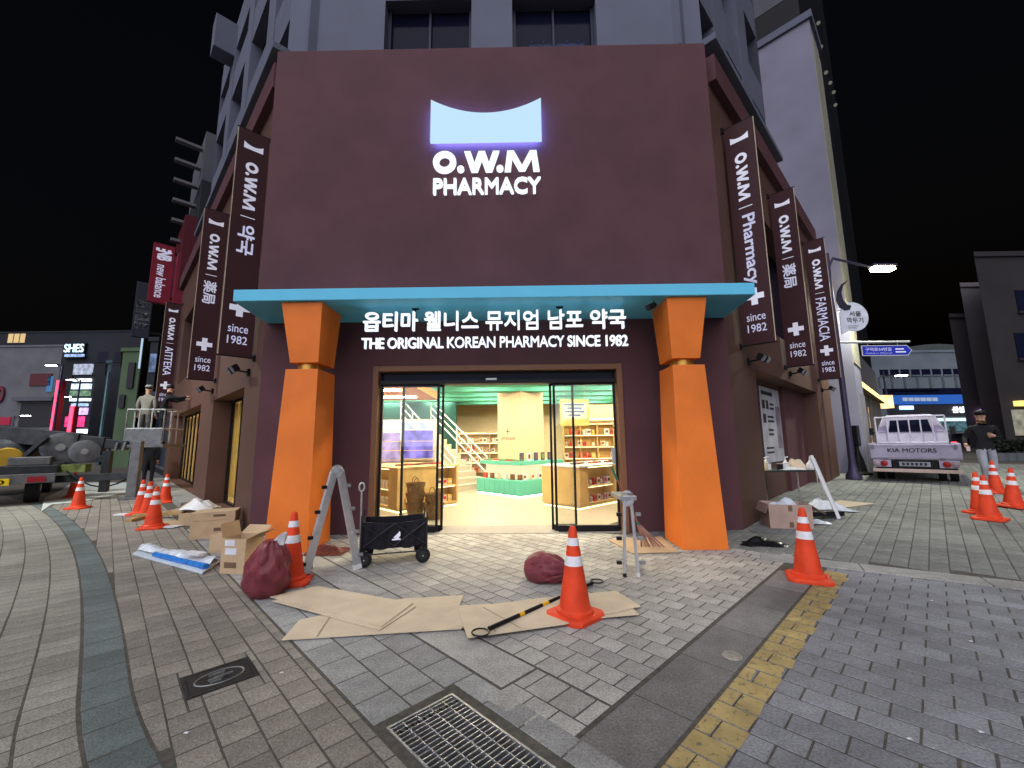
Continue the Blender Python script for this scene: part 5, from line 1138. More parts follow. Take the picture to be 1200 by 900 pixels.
for s in (-1, 1):
    for y, n_ in ((.95, 2), (3.9, 1)):
        for k in range(n_):
            c = P(KF, s*(.74-.22*k), y, .28); mb = MB(); mb.lathe([(.17, -.08), (.27, -.075), (.28, 0), (.27, .075), (.17, .08)], c, 22, ax=KF[1]); w_ = mb.build('wheel', M_rubber, KT, smooth=True)
            mb = MB(); mb.lathe([(.04, -.085), (.16, -.07), (.16, .07), (.04, .085)], c, 14, ax=KF[1]); mb.build('rim', M_steel, w_, smooth=True)
# cab
def cl(y, pts): return [P(KF, x, y, z) for x, z in pts]
sec = [(-.80, .62), (-.83, 1.15), (-.78, 1.45), (-.62, 1.86), (-.5, 1.93), (.5, 1.93), (.62, 1.86), (.78, 1.45), (.83, 1.15), (.80, .62)]
mb = MB(); mb.loft([cl(2.85, [(x*.98, z*.985) for x, z in sec]), cl(2.95, sec), cl(3.9, sec), cl(4.5, [(x*.98, z if z < 1.3 else 1.3+(z-1.3)*.45) for x, z in sec])]); cab = mb.build('cab', M_tw, KT, smooth=True)
mb = MB(); mb.prism([P(KF, x, 2.845, z) for x, z in ((-.50, 1.38), (.50, 1.38), (.44, 1.76), (-.44, 1.76))], -KF[2]*.01); mb.build('rear_window', M_darkglass, cab)
for s in (-1, 1): mb = MB(); mb.prism([P(KF, s*x, 2.846, z) for x, z in ((.54, 1.38), (.74, 1.38), (.60, 1.74), (.50, 1.76))], -KF[2]*.008); mb.build('quarter_panel', mat('lilac grey paint', (.34, .30, .42), .4), cab)
mb = MB()
for x in (-.52, -.26, 0, .26, .52): mb.tube([P(KF, x, 2.72, 1.04), P(KF, x, 2.72, 1.86)], .02, 6)
for z in (1.04, 1.86): mb.tube([P(KF, -.8, 2.72, z), P(KF, .8, 2.72, z)], .024, 6)
for s in (-1, 1): mb.tube([P(KF, s*.8, 2.72, .7), P(KF, s*.8, 2.72, 1.86)], .024, 6)
mb.build('guard_frame', M_tw, KT, smooth=True)
for s in (-1, 1):
    mb = MB(); mb.fbox(KF, s*1.0-.07, s*1.0+.07, 4.1, 4.15, 1.3, 1.55); mb.tube([P(KF, s*.8, 4.1, 1.35), P(KF, s*.98, 4.1, 1.4)], .015, 6); mb.build('wing_mirror', M_black, KT)
# ------------------------------------------------------------------ right street furniture
pb = gp(1001, 562)
LP = thing('street_lamp', pb, 'tall street pole with a lit lamp arm right of the pharmacy', 'street lamp')
M_pole = mat('dark pole paint', (.06, .05, .09), .45, .4, var=.1); top = 6.9
mb = MB(); mb.lathe([(.19, 0), (.19, .12), (.12, .22), (.085, .5), (.075, 3.2), (.065, top)], pb, 16); mb.build('pole', M_pole, LP, smooth=True)
d = Vector((1, .05, 0)); lh = at(1033, 312, pb.y); 
mb = MB(); mb.tube([pb+Z*6.4, pb+Z*6.75+d*.2, Vector((lh.x-.35, lh.y, lh.z-.02))], [.05, .045, .035], 8); mb.build('arm', M_pole, LP, smooth=True)
mb = MB(); mb.fbox((lh, d, Vector((-.05, 1, 0)), Z), -.35, .4, -.13, .13, -.03, .05); hd = mb.build('lamp_head', M_pole, LP, .02)
mb = MB(); mb.fbox((lh, d, Vector((-.05, 1, 0)), Z), -.28, .33, -.11, .11, -.14, -.032); mb.build('lamp_lens', glow('street lamp lens', (1, .96, .55), 60), hd)
ld = bpy.data.lights.new('lamp_light', 'SPOT'); ld.energy = 1700; ld.spot_size = R_(150); ld.spot_blend = .5; ld.color = (.95, 1.0, .82); ld.shadow_soft_size = .2
lo = bpy.data.objects.new('lamp_light', ld); COL.objects.link(lo); lo.location = lh - Z*.22; lo.parent = LP; lo.matrix_parent_inverse = Matrix.Translation(pb).inverted()
# round emblem sign: disc with a dark crescent tail
es_ = thing('round_street_sign', pb, 'round pale street sign with a dark curled crescent on the street pole', 'sign')
yb = pb.y-.09; c = at(1000, 371, yb); R1 = .45
mb = MB(); mb.prism([c + X*R1*math.cos(t) + Z*R1*math.sin(t) for t in [math.pi*(-.62+1.3*i/28) for i in range(29)]] + [c+Vector((-.40, 0, .10)), c+Vector((-.40, 0, -.55))], (0, .03, 0)); mb.build('disc', mat('pale sign face', (.52, .54, .62), .4, emit=(.6, .64, .75), es=.12), es_)
cres = [at(x, y, yb-.012) for x, y in ((994, 328), (986, 333), (981, 342), (980, 352), (984, 360), (990, 364), (996, 363), (998, 358), (993, 357), (988, 351), (986, 343), (988, 335))]
mb = MB(); mb.prism(cres, (0, .02, 0)); mb.build('crescent', mat('dark indigo', (.02, .018, .035), .4), es_)
place_text('lettering', '서울', M_ink, c+Vector((-.12, -.003, .0)), X, Z, .36, .17, es_, .02)
place_text('lettering', '깍두기', M_ink, c+Vector((-.22, -.003, -.2)), X, Z, .50, .17, es_, .02)
for k in range(2): mb = MB(); mb.fbox((c, X, -Y, Z), -.2, .12-.06*k, .003, .006, -.30-.06*k, -.285-.06*k); mb.build('small_print', M_ink, es_)
mb = MB(); mb.tube([Vector((pb.x, pb.y, 4.85)), Vector((c.x-.35, yb+.03, 4.85))], .02, 6); mb.tube([Vector((pb.x, pb.y, 5.3)), Vector((c.x-.3, yb+.03, 5.3))], .02, 6); mb.build('bracket', M_steel, es_)
ar = thing('arrow_street_sign', pb, 'blue arrow street name sign hanging from a silver arm on the street pole', 'sign')
al, ar_ = at(1010, 411, pb.y), at(1068, 404, pb.y); ax = (ar_-al); ax.z = 0; L_ = ax.length; ax.normalize(); hz = .16
mb = MB(); mb.tube([Vector((pb.x-.1, pb.y, al.z+.26)), Vector((ar_.x-.05, pb.y, al.z+.26))], .035, 10); mb.build('arm', M_alu, ar, smooth=True)
def apoly(g): return [al+Vector((g, 0, -hz+g)), al+Vector((L_-.14-g*.4, 0, -hz+g)), al+Vector((L_-g*1.4, 0, 0)), al+Vector((L_-.14-g*.4, 0, hz-g)), al+Vector((g, 0, hz-g))]
mb = MB(); mb.prism(apoly(0), (0, .02, 0)); mb.build('border', M_white, ar)
mb = MB(); mb.prism([p-Vector((0, .004, 0)) for p in apoly(.02)], (0, .003, 0)); mb.build('panel', mat('street sign blue', (.02, .03, .32), .4, emit=(.03, .05, .5), es=.25), ar)
place_text('lettering', '구덕로34번길', M_print, al+Vector((.10, -.006, -.02)), X, Z, .78, .11, ar, .02)
place_text('lettering', 'Gudeok-ro 34beon-gil', M_print, al+Vector((.10, -.006, -.11)), X, Z, .78, .05, ar, .005)
for k in range(2): mb = MB(); mb.fbox((al, X, -Y, Z), 1.0, 1.25+.05*k, .006, .008, .02-.09*k, .06-.09*k); mb.build('small_print', M_print, ar)
mb = MB()
for x in (.2, 1.1): mb.tube([al+Vector((x, .01, hz)), al+Vector((x, .01, .27))], .01, 6)
mb.build('hanger', M_steel, ar)
# closed parasol on its stand
pq = gp(1008, 556); th = thing('closed_parasol', pq, 'black bollard like closed parasol stand beside the street pole', 'parasol stand')
mb = MB(); mb.lathe([(.32, 0), (.32, .05), (.2, .10), (.14, .45), (.06, .75), (.05, .9)], pq, 16); mb.build('base', M_black, th, smooth=True)
mb = MB(); mb.fbox(fr(pq, 30), -.10, .10, -.10, .10, .9, 1.55); mb.build('post_box', M_black, th, .02)
# ------------------------------------------------------------------ neighbouring and distant buildings
def street_lamp(base, head, label, light=0, col=(.9, 1, .95), lens=30, size=1.):
    base, head = Vector(base), Vector(head); th = thing('street_lamp', base, label, 'street lamp', 'street lamps'); d = Vector((head.x-base.x, head.y-base.y, 0)); d = d.normalized() if d.length > .05 else X.copy()
    mb = MB(); mb.lathe([(.16*size, 0), (.16*size, .2), (.08*size, .5), (.05*size, head.z)], base, 12); mb.build('pole', M_pole, th, smooth=True)
    mb = MB(); mb.tube([base+Z*(head.z-.3), head-d*.3*size+Z*.03], .035*size, 6); mb.build('arm', M_pole, th)
    s = Vector((-d.y, d.x, 0)); F = (head, d, s, Z); mb = MB(); mb.fbox(F, -.35*size, .35*size, -.14*size, .14*size, 0, .08*size); h_ = mb.build('lamp_head', M_pole, th, .01)
    mb = MB(); mb.fbox(F, -.3*size, .3*size, -.12*size, .12*size, -.03*size, -.002); mb.build('lamp_lens', glow('lamp lens %g' % lens, col, lens), h_)
    if light:
        l = bpy.data.lights.new('lamp_light', 'SPOT'); l.energy = light; l.spot_size = R_(155); l.spot_blend = .6; l.color = col; l.shadow_soft_size = .25
        o = bpy.data.objects.new('lamp_light', l); COL.objects.link(o); o.location = head - Z*.12; o.parent = th; o.matrix_parent_inverse = Matrix.Translation(base).inverted()
street_lamp((-13.0, 8.1, 0), (-12.4, 8.0, 7.2), 'street lamp just beyond the left picture edge', 1900, (.93, 1, .90), 60)
def fbd(x0, y0, x1, y1, y, d):      # box whose front fills a pixel rectangle at depth y
    a, b_ = at(x0, y1, y), at(x1, y0, y); z0 = min(a.z, at(x1, y1, y).z); z1 = (b_.z+at(x0, y0, y).z)/2
    return a.x, b_.x, y, y+d, z0, z1
def block(name, px, y, d, m, label, cat='building', rows=(), glassm=M_darkglass, ground_=True):
    x0, x1, ya, yb_, z0, z1 = fbd(*px, y, d); z0 = 0 if ground_ else z0
    th = thing(name, ((x0+x1)/2, y, z0), label, cat); e = Vector(((x0+x1)/2, y, 0)).normalized()*d     # runs back along its street
    mb = MB(); mb.prism([(x0, y, z0), (x1, y, z0), (x1, y, z1), (x0, y, z1)], e); mb.build('wall', m, th)
    mb = MB(); mb.prism([(x0-.1, y-.1, z1), (x1+.1, y-.1, z1), (x1+.1, y-.1, z1+.25), (x0-.1, y-.1, z1+.25)], e); mb.build('roof', m, th)
    for (wx0, wy0, wx1, wy1, n, gm) in rows:
        a, b_ = at(wx0, wy1, y), at(wx1, wy0, y); w = (b_.x-a.x)/n
        for k in range(n):
            mb = MB(); mb.box(a.x+k*w+w*.1, a.x+(k+1)*w-w*.1, y-.04, y+.02, a.z, b_.z); wn = mb.build('window', gm, th)
            mb = MB(); mb.box(a.x+k*w+w*.06, a.x+(k+1)*w-w*.06, y-.12, y-.02, a.z-.12, a.z); mb.build('sill', m, wn)
    return th, (x0, x1, z0, z1)
def lit(name, th, px, y, m, d=.12):
    x0, x1, ya, yb_, z0, z1 = fbd(*px, y, d); mb = MB(); mb.box(x0, x1, ya-d, ya, z0, z1); return mb.build(name, m, th)
def letterpx(body, m, px, y, th, off=.03, depth=.05):
    a, b_ = at(px[0], px[3], y), at(px[2], px[1], y); return place_text('lettering', body, m, a, X, Z, b_.x-a.x, b_.z-a.z, th, off, depth)
def M_(n, c, **k): return mat(n, c, .75, var=.15, scale=.6, bump=.1, **k)
M_dk = M_('dark concrete', (.022, .024, .03)); M_mid = M_('mid grey cladding', (.09, .095, .11))
# ---- left street: next house with the running shoe shop
def onV(px, py, t): return onpl(px, py, P(FL, t, 0, 0), V)
n1 = thing('shoe_shop_building', P(FL, 20, 0, 0), 'dark glassy shop building beyond the pharmacy on the left street', 'building')
mb = MB(); mb.fbox(FL, 14.6, 26, -8, -.3, 0, 13.5); mb.build('wall', M_dk, n1)
for k in range(5):
    for j in range(3):
        mb = MB(); mb.fbox(FL, 15+k*2.2, 16.9+k*2.2, -.3, -.25, .4+j*4, 3.7+j*4); w_ = mb.build('window', mat('bluish shop glass', (.03, .045, .08), .1), n1)
        mb = MB(); mb.fbox(FL, 15+k*2.2, 16.9+k*2.2, -.26, -.2, .3+j*4, .4+j*4); mb.build('sill', M_mid, w_)
mb = MB(); mb.fbox(FL, 14.62, 17.8, -.3, .15, 8.2, 11.6); mb.build('maroon_panel', mat('maroon cladding', (.09, .012, .02), .5), n1)
mb = MB(); mb.fbox(FL, 14.7, 15.4, -.3, .25, 7.0, 9.8); mb.build('maroon_sign_box', mat('brighter maroon', (.17, .015, .03), .5, emit=(.3, .03, .06), es=.03), n1)
for k in range(6):
    mb = MB(); mb.fbox(FL, 15.0+k*.15, 15.3+k*.15, -.25, .75-.05*k, 15.2-k*.9, 15.32-k*.9); mb.build('ledge', mat('pale ledge', (.14, .14, .15), .7), n1)
mb = MB(); mb.fbox(FL, 14.7, 19, -2.5, -.28, 13.5, 16); mb.build('stair_tower', M_mid, n1)
mb = MB(); mb.fbox(FL, 14.3, 14.5, -.35, -.2, 0, 2.9); mb.build('light_tube', glow('cold shop tube', (.55, .8, 1), 3), n1)
mb = MB(); mb.fbox(FL, 14.6, 22, -.3, .6, 3.4, 3.6); mb.build('awning', M_mid, n1)
def vsign(name, t, q4, m, label, thick=.25):
    ps = [onV(x, y, t) for x, y in q4]; u = -U      # squared up: inner/outer edge and heights from the corners
    outs = sorted((p-L0).dot(u) for p in ps); o0, o1 = sum(outs[:2])/2, sum(outs[2:])/2; zs = sorted(p.z for p in ps); z0, z1 = sum(zs[:2])/2, sum(zs[2:])/2
    th = thing(name, P(FL, t, o0, z0), label, 'sign'); mb = MB(); mb.fbox(FL, t-thick/2, t+thick/2, o0, o1, z0, z1); mb.build('box', m, th, .01)
    mb = MB()
    for z in (z0+.3, z1-.3): mb.fbox(FL, t-.05, t+.05, min(-.3, o0-.2), o0, z-.05, z+.05)
    mb.build('bracket', M_black, th)
    return th, o0, o1, z0, z1
th, o0, o1, z0, z1 = vsign('projecting_sign', 15.6, [(179, 285), (205, 290), (199, 357), (173, 354)], mat('maroon light box', (.16, .012, .025), .5, emit=(.32, .02, .05), es=.06), 'maroon projecting sign with white lettering beyond the pharmacy banners')
oc = (o0+o1)/2; pS = P(FL, 15.6-.13, oc, 0); rt = U
H_ = z1-z0
place_text('lettering', 'NB', M_print, pS + rt*-.22 + Z*(z1-.15*H_+.1), -Z, rt, .17*H_, .5, th, .06)
for k in range(3): mb = MB(); mb.fbox((pS, rt, -V, Z), -.28+.2*k, -.16+.2*k, .002, .006, z1-.13*H_, z1-.08*H_); mb.build('stripe', M_print, th)
place_text('lettering', 'new balance', M_print, pS + rt*-.18 + Z*(z1-.36*H_), -Z, rt, .56*H_, .34, th, .02)
th, o0, o1, z0, z1 = vsign('projecting_sign', 18.5, [(160, 330), (181, 334), (174, 397), (154, 394)], mat('black light box', (.03, .034, .045), .5), 'black projecting sign with grey lettering left of the maroon sign')
place_text('lettering', '& MLB', mat('grey sign print', (.45, .46, .50), .5), P(FL, 18.5-.13, (o0+o1)/2, 0) - U*.25 + Z*(z1-.35*(z1-z0)), -Z, U, .5*(z1-z0), .5, th, .03)
mb = MB(); mb.fbox(FL, 18.3, 18.36, .1, 1.2, 8.2, 8.5); 
# farther houses of the left row
th, _ = block('green_house', (131, 412, 166, 520), 27, 8, M_('pale green render', (.08, .12, .065)), 'pale green narrow house far down the left street')
lit('dark_signboard', th, (149, 425, 160, 455), 27, M_ink)
lit('small_signboard', th, (140, 463, 148, 478), 27, M_ink)
th, _ = block('poster_house', (113, 426, 131, 530), 31, 8, M_('teal grey render', (.05, .09, .10)), 'teal grey house with a tall poster far down the left street')
lit('tall_poster', th, (117, 436, 129, 520), 31, mat('pale blue poster', (.16, .28, .32), .6, var=.4, scale=.8))
th, _ = block('corner_tower', (163, 400, 186, 520), 24, 8, M_dk, 'dark house with a lit blue strip between the sign boxes and the green house')
lit('light_strip', th, (164, 396, 168, 432), 24, glow('blue white strip', (.6, .8, 1), .8)); lit('shop_screen', th, (176, 415, 184, 436), 24, glow('dim blue screen', (.25, .35, .6), .5, .6))
# far side of the left crossing
th, _ = block('department_store', (-60, 390, 170, 540), 66, 20, M_dk, 'large dark building with three lit windows behind the left street', rows=[(8, 391, 31, 402, 3, glow('warm window', (1, .72, .35), .8)), (4, 409, 30, 417, 4, M_darkglass), (4, 422, 30, 430, 4, M_darkglass), (112, 412, 128, 424, 1, M_darkglass), (132, 412, 148, 424, 1, M_darkglass)])
sh = thing('rooftop_sign', at(88, 418, 65), 'lit blue white lettering sign on the dark building at the left', 'sign')
letterpx('SHES', glow('blue sign letters', (.55, .80, 1), 2.2), (75, 403, 99, 413), 65.3, sh, .012, .1)
mb = MB(); a = at(76, 418, 65.3); b_ = at(98, 415, 65.3); mb.box(a.x, b_.x, 65.2, 65.5, a.z, b_.z); mb.build('subtitle_bar', glow('dim blue sign bar', (.35, .5, .9), 1.2, .5), sh)
mb = MB(); a = at(74, 420, 65.6); b_ = at(100, 402, 65.6); mb.box(a.x, b_.x, 65.6, 66, a.z, b_.z); mb.build('back_board', M_black, sh)
th, _ = block('grey_store', (-40, 407, 74, 540), 48, 14, M_('light grey panels', (.13, .13, .14)), 'light grey shop building with a dark red signboard at the far left', rows=[])
lit('signboard', th, (35, 438, 62, 452), 48, mat('dark red board', (.10, .025, .03), .6)); lit('red_stripe', th, (-5, 489, 14, 498), 48, mat('crimson stripe', (.30, .02, .05), .6, emit=(.4, .02, .05), es=.2)); lit('blue_panel', th, (55, 441, 63, 459), 48, glow('blue panel', (.15, .4, .8), .5))
letterpx('O', mat('dark red letter', (.16, .03, .05), .5), (-6, 452, 7, 472), 47.9, th, .06, .1)
lit('shop_canopy', th, (20, 466, 68, 470), 48, M_mid, .6); lit('lower_recess', th, (22, 472, 66, 500), 48, M_ink)
th, _ = block('sign_tower', (72, 440, 112, 545), 42, 10, M_dk, 'shop tower covered with stacked bright signboards at the left', rows=[])
for k, (r, c, s_) in enumerate((((88, 427, 110, 439), (.55, .62, .8), .8), ((88, 444, 108, 447), (.8, .9, 1), 2.2), ((86, 450, 108, 456), (.7, .85, 1), 1.5), ((84, 458, 107, 464), (.35, .6, .4), .5), ((84, 467, 107, 470), (.7, .9, 1), 2.0), ((86, 473, 104, 476), (.5, .7, 1), 1.2), ((84, 478, 104, 486), (.7, .5, 1), 1.3), ((78, 488, 100, 500), (1, .06, .25), 1.4), ((92, 503, 103, 510), (.75, .8, 1), 2.6), ((84, 512, 100, 518), (.5, .35, .8), .8))):
    lit('signboard', th, r, 42, glow('sign glow %d' % k, c, s_, .45), .25)
for k, (x, y0, x2, y1, lb) in enumerate(((66, 446, 61, 507, 'taller red neon column at the left'), (84, 476, 81, 508, 'shorter red neon column at the left'))):
    a, b_ = at(x, y0, 36+k*2), at(x2, y1, 36+k*2); th = thing('neon_column', (b_.x, b_.y, 0), lb, 'neon column', 'red neon columns'); mb = MB(); mb.box(b_.x-.2, b_.x+.2, b_.y, b_.y+.4, 0, a.z); mb.build('post', mat('red post', (.30, .02, .03), .5), th)
    mb = MB()
    for dx in (0,): mb.tube([(b_.x+dx, b_.y-.06, b_.z), (b_.x+dx, b_.y-.06, a.z)], .13, 8)
    mb.build('neon_tube', glow('red neon', (1, .04, .09), 5), th)
for k, (hx, hy, y, lb, en) in enumerate(((61, 428, 33, 'nearest of the distant street lamps at the left, above the red neon', 900), (84, 445, 40, 'second distant street lamp at the left', 0), (80, 465, 50, 'third distant street lamp at the left', 0), (30, 487, 44, 'low distant street lamp left of the red neon', 0))):
    h_ = at(hx, hy, y); street_lamp((h_.x+(.9 if k != 3 else -1.2), y, 0), h_, lb, en, (.92, 1, .97), 40, 1.3)
# parked cars between
def car(pos, ang, label, col, lights=True):
    th = thing('parked_car', pos, label, 'car', 'cars in the distance'); F = fr(pos, ang); m = mat('car paint %s' % (col,), col, .25)
    mb = MB(); prof = [(-.85, .3), (-.88, .75), (-.72, 1.0), (-.58, 1.45), (.58, 1.45), (.72, 1.0), (.88, .75), (.85, .3)]
    def sec(y, k): return [P(F, x*.98 if z < 1.1 else x, y, z if z <= 1.0 else 1.0+(z-1.0)*k) for x, z in prof]
    mb.loft([sec(0, .1), sec(.2, .15), sec(.75, 1), sec(2.4, 1), sec(3.2, .1), sec(4.3, .0)]); mb.build('body', m, th, smooth=True)
    mb = MB(); mb.prism([P(F, x, .52, z) for x, z in ((-.5, 1.05), (.5, 1.05), (.45, 1.38), (-.45, 1.38))], -F[2]*.12); mb.build('rear_window', M_darkglass, th)
    for s in (-1, 1):
        mb = MB(); mb.fbox(F, s*.62-.14, s*.62+.14, -.03, .0, .72, .84); mb.build('tail_light', glow('red tail light', (1, .05, .08), 2.5), th)
        for y in (.8, 3.4):
            mb = MB(); mb.lathe([(.2, -.1), (.32, -.09), (.32, .09), (.2, .1)], P(F, s*.8, y, .32), 18, ax=F[1]); mb.build('wheel', M_rubber, th, smooth=True)
car(at(45, 524, 30)*Vector((1, 1, 0)) if False else Vector((at(45, 524, 30).x, 30, 0)), 40, 'dark car with red tail lights behind the lift truck boom', (.03, .03, .035))
car(Vector((at(75, 520, 34).x, 34, 0)), 40, 'dark car under the red neon columns', (.04, .04, .05))
# ---- right street
hA = onpl(932, 32, P(FR, 10.2, 0, 0), U).z
nb = thing('pale_neighbour_building', P(FR, 12, 0, 0), 'tall pale lavender building with blank side wall right of the pharmacy', 'building')
mb = MB(); mb.fbox(FR, 10.2, 12.0, -9, .6, 0, hA); mb.build('wall', M_('lavender render', (.24, .23, .30)), nb)
mb = MB(); mb.fbox(FR, 10.1, 12.1, -9, .7, hA, hA+.3); mb.build('coping', M_grey, nb)
for k in range(4):
    mb = MB(); mb.fbox(FR, 10.5+k*.42, 10.53+k*.42, .63, .64, 4, hA-1); mb.build('panel_joint', mat('beige joint', (.2, .19, .17), .7), nb)
mb = MB(); mb.fbox(FR, 10.25, 11.95, .6, .63, 3.9, hA-.6); mb.build('lamplit_face', M_('lamplit beige render', (.30, .28, .21)), nb)  # beige colour paints in the street lamp's light on this face
for k in range(1): mb = MB(); mb.fbox(FR, 10.4+k*1.75, 11.8+k*1.75, .6, .64, .1, 2.9); mb.build('shop_window', mat('pale lit blind', (.20, .19, .20), .5, emit=(.7, .7, .8), es=.04), nb)
tw = thing('dark_tower', P(FR, 20, 0, 0), 'tall dark tower with a row of small round lamps behind the pale building', 'building')
mb = MB(); mb.fbox(FR, 16.3, 30, -12, -.3, 0, 46); mb.build('wall', mat('near black cladding', (.007, .0075, .010), .6, var=.3, scale=.3), tw)
for j in range(6):
    mb = MB(); mb.fbox(FR, 16.28, 16.3, -6+.3, -.4, 20+j*4.4, 21.6+j*4.4); mb.build('pale_band', M_mid, tw)
for k, (x, y) in enumerate(((959, 27), (962, 55), (968, 85), (973, 97), (977, 108), (979, 123))):
    c = onpl(x, y, P(FR, 0, -.1, 0), V); mb = MB(); mb.ell(c, .11, .11, .11, 0, 10, 6); mb.build('round_lamp', glow('small lamp', (.9, .9, .75), .15), tw, smooth=True); mb = MB(); mb.tube([c, c+V*.3], .05, 6); mb.build('lamp_bracket', M_black, tw)
# warm lit shops farther along
ws = thing('warm_lit_shop', P(FR, 18, 1, 0), 'low shop with warm lit front and yellow light line beyond the street pole', 'building')
WS = 12.3
mb = MB(); mb.fbox(FR, WS, 26, -3, .1, 0, 5.4); mb.build('wall', M_('beige shop render', (.11, .105, .11)), ws)
mb = MB(); mb.fbox(FR, WS-.1, 25, .1, .5, 3.42, 3.55); mb.build('awning', M_mid, ws)
mb = MB(); mb.fbox(FR, WS, 25, .5, .55, 3.36, 3.5); mb.build('light_line', glow('yellow light line', (1, .72, .22), 3), ws)
for k in range(5):
    mb = MB(); mb.fbox(FR, WS+.3+k*2.2, WS+1.9+k*2.2, .1, .15, .6, 2.9); w_ = mb.build('shop_window', glow('warm shop window %d' % (k % 2), (1, .62, .28), (.9, .6)[k % 2], .5), ws)
    mb = MB(); mb.fbox(FR, WS+1.95+k*2.2, WS+2.1+k*2.2, .1, .3, 0, 3.3); mb.build('pier', M_mid, ws)
mb = MB(); mb.fbox(FR, WS+.2, WS+.6, .1, .16, 3.9, 5.0); mb.build('green_sign', glow('green sign', (.08, .45, .25), .25, .4), ws)
th = thing('plain_street_house', P(FR, 20, -.5, 0), 'plain dim house rising behind the warm lit shop on the right', 'building')
mb = MB(); mb.fbox(FR, 13, 16.2, -8, -.45, 0, 9.0); mb.build('wall', M_('dim house render', (.06, .06, .075)), th)
th = thing('lantern_sign', P(FR, 27, 3, 3), 'warm lantern sign box left above the pickup truck', 'sign'); a = fbd(1033, 463, 1046, 478, 24, .4); mb = MB(); mb.box(*a); mb.build('box', glow('lantern glow', (1, .72, .34), 1.8, .4), th); mb = MB(); mb.box(a[0]-.2, a[0], a[2]+.1, a[2]+.2, a[4], a[5]); mb.build('bracket', M_black, th)
# far cross block with the store lettering
M_pale = M_('pale panel cladding', (.15, .175, .20))
th, ex_ = block('far_store_building', (1025, 413, 1175, 540), 42, 12, M_pale, 'wide pale store building with a blue sign band closing the right street', rows=[(1030, 432, 1140, 440, 9, M_darkglass), (1040, 464, 1100, 458, 5, M_darkglass)])
lit('window_band', th, (1035, 455, 1150, 462), 42, M_darkglass); lit('blue_band', th, (1042, 463, 1150, 473), 42, mat('store blue', (.02, .08, .30), .4, emit=(.03, .14, .55), es=.5), .3); lit('dark_band', th, (1042, 474, 1165, 488), 42, M_ink, .2)
for k in range(9): lit('panel_joint', th, (1030+k*15, 442, 1030.6+k*15, 455), 42, mat('joint grey', (.10, .11, .12), .7), .05)
letterpx('삼성스토어', glow('store letters', (.9, .93, 1), 1.6), (1116, 476, 1150, 484), 41.7, th, .03, .1)
for k in range(6): lit('small_lettering', th, (1058+k*7, 466, 1063+k*7, 470), 41.6, glow('small letters', (.6, .7, .9), .6), .05)
lit('lit_canopy', th, (1095, 490, 1160, 493), 42, glow('pale canopy light', (.75, .95, 1), 1.2), .5); lit('blue_sign', th, (1052, 476, 1066, 480), 42, glow('small blue sign', (.3, .5, 1), 4), .4); lit('shop_glass', th, (1095, 494, 1160, 505), 42, glow('teal shop glass', (.10, .22, .26), .6, .6), .1)
th = thing('footbridge_roof', at(1080, 402, 60), 'low curved roof rising above the far store building', 'roof'); mb = MB(); pts_ = [at(1040+k*12, 412-9*math.sin(math.pi*k/10), 60) for k in range(11)]; mb.loft([[p, p+Vector((0, 6, 0)), p+Vector((0, 6, -1.2)), p+Vector((0, 0, -1.2))] for p in pts_]); mb.build('roof_shell', M_('dim roof', (.07, .08, .075)), th)
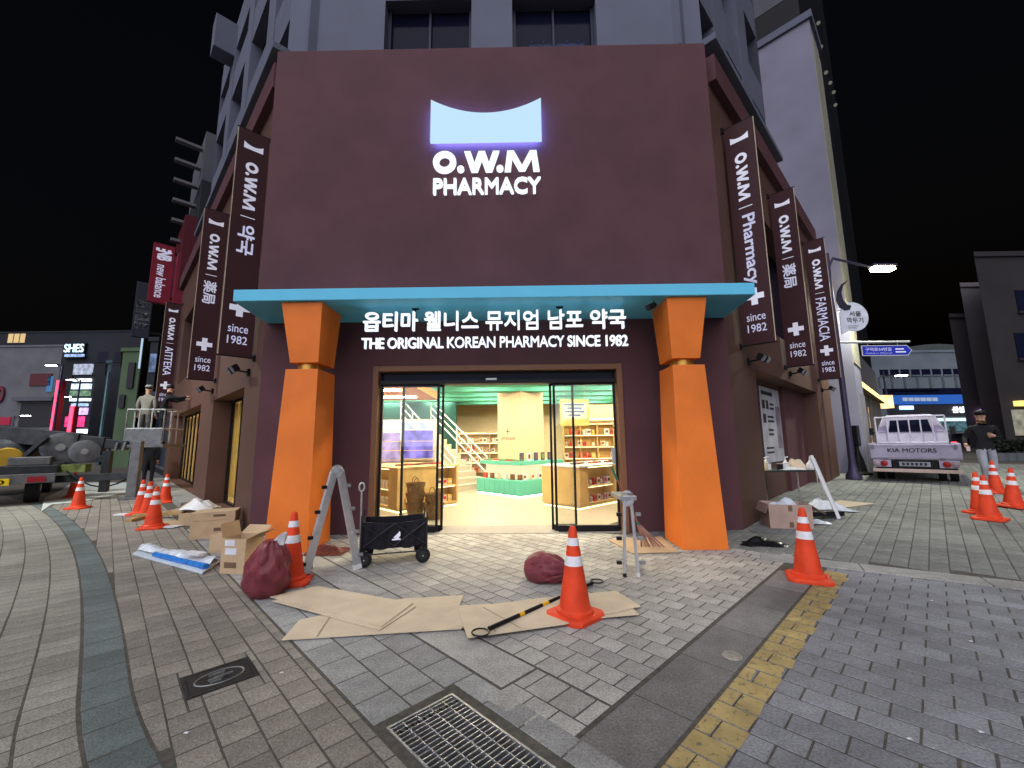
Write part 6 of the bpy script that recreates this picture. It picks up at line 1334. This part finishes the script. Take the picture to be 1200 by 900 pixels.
# old block and tower at the right edge
th, _ = block('old_shop_block', (1140, 372, 1166, 540), 26, 8, M_('old purple grey render', (.10, .085, .105)), 'old purple grey block with small windows at the right', rows=[(1147, 385, 1160, 408, 3, M_darkglass), (1149, 421, 1161, 436, 1, M_darkglass)])
lit('ac_unit', th, (1146, 441, 1164, 456), 26, M_mid, .5); lit('orange_sign', th, (1153, 465, 1167, 473), 26, glow('orange sign', (1, .55, .35), 2.2), .4); lit('pink_blue_sign', th, (1149, 480, 1164, 492), 26, glow('pink blue sign', (.8, .5, 1), 2.2, .5), .4)
th, _ = block('slab_tower', (1160, 336, 1182, 540), 24, 9, M_('dim slab render', (.13, .115, .13)), 'slim blank grey tower at the right')
th, _ = block('right_edge_house', (1184, 300, 1290, 540), 20, 9, M_('very dark brick', (.030, .026, .028)), 'dark house cut by the right picture edge', rows=[(1190, 340, 1215, 365, 1, M_darkglass), (1190, 390, 1215, 420, 1, M_darkglass)])
lit('yellow_shop_light', th, (1188, 470, 1200, 476), 20, glow('yellow shop light', (1, .7, .2), 1.5), .3); lit('lit_window', th, (1190, 480, 1230, 510), 20, glow('pale shop window', (.8, .75, .6), .35, .4), .1)
h_ = at(1056, 440, 26); street_lamp((h_.x-1.1, 26, 0.3), h_, 'curved arm street lamp above the pickup truck', 0, (1, .98, .85), 40)
# planters with dark shrubs at the right edge
def shrub(p, r, h, label, seed):
    random.seed(seed); th = thing('potted_shrub', p, label, 'shrub', 'dark shrubs along the right pavement'); mb = MB(); mb.lathe([(r*.5, 0), (r*.6, .3), (r*.55, .32)], p, 12); mb.build('planter', M_mid, th)
    mb = MB()
    for k in range(420):
        d = Vector((random.gauss(0, 1), random.gauss(0, 1), random.gauss(0, .8))); d = d.normalized()*random.uniform(.45, 1.0)**.6; c = Vector(p)+Vector((d.x*r, d.y*r, .35+h*.5+d.z*h*.5)); a = Vector((random.gauss(0, 1), random.gauss(0, 1), random.gauss(0, 1))).normalized()*.07; b_ = a.cross(Vector((random.gauss(0, 1), random.gauss(0, 1), random.gauss(0, 1)))).normalized()*.04
        mb.add([c-a, c+b_, c+a, c-b_], [(0, 1, 2, 3)])
    mb.build('foliage', mat('dark leaf', (.012, .017, .012), .6, var=.4, scale=4), th, recalc=False)
for k, (x, lb) in enumerate(((1172, 'dark shrub just left of the walking person shoulder'), (1183, 'dark shrub in the middle of the right hand row'), (1194, 'dark shrub nearest the right picture edge'))):
    p = gp(x, 540); shrub(p, .4, .5, lb, k)
car(Vector((at(1133, 520, 30).x, 30, .3)), -40, 'dark car parked beyond the walking person on the right', (.05, .05, .06))
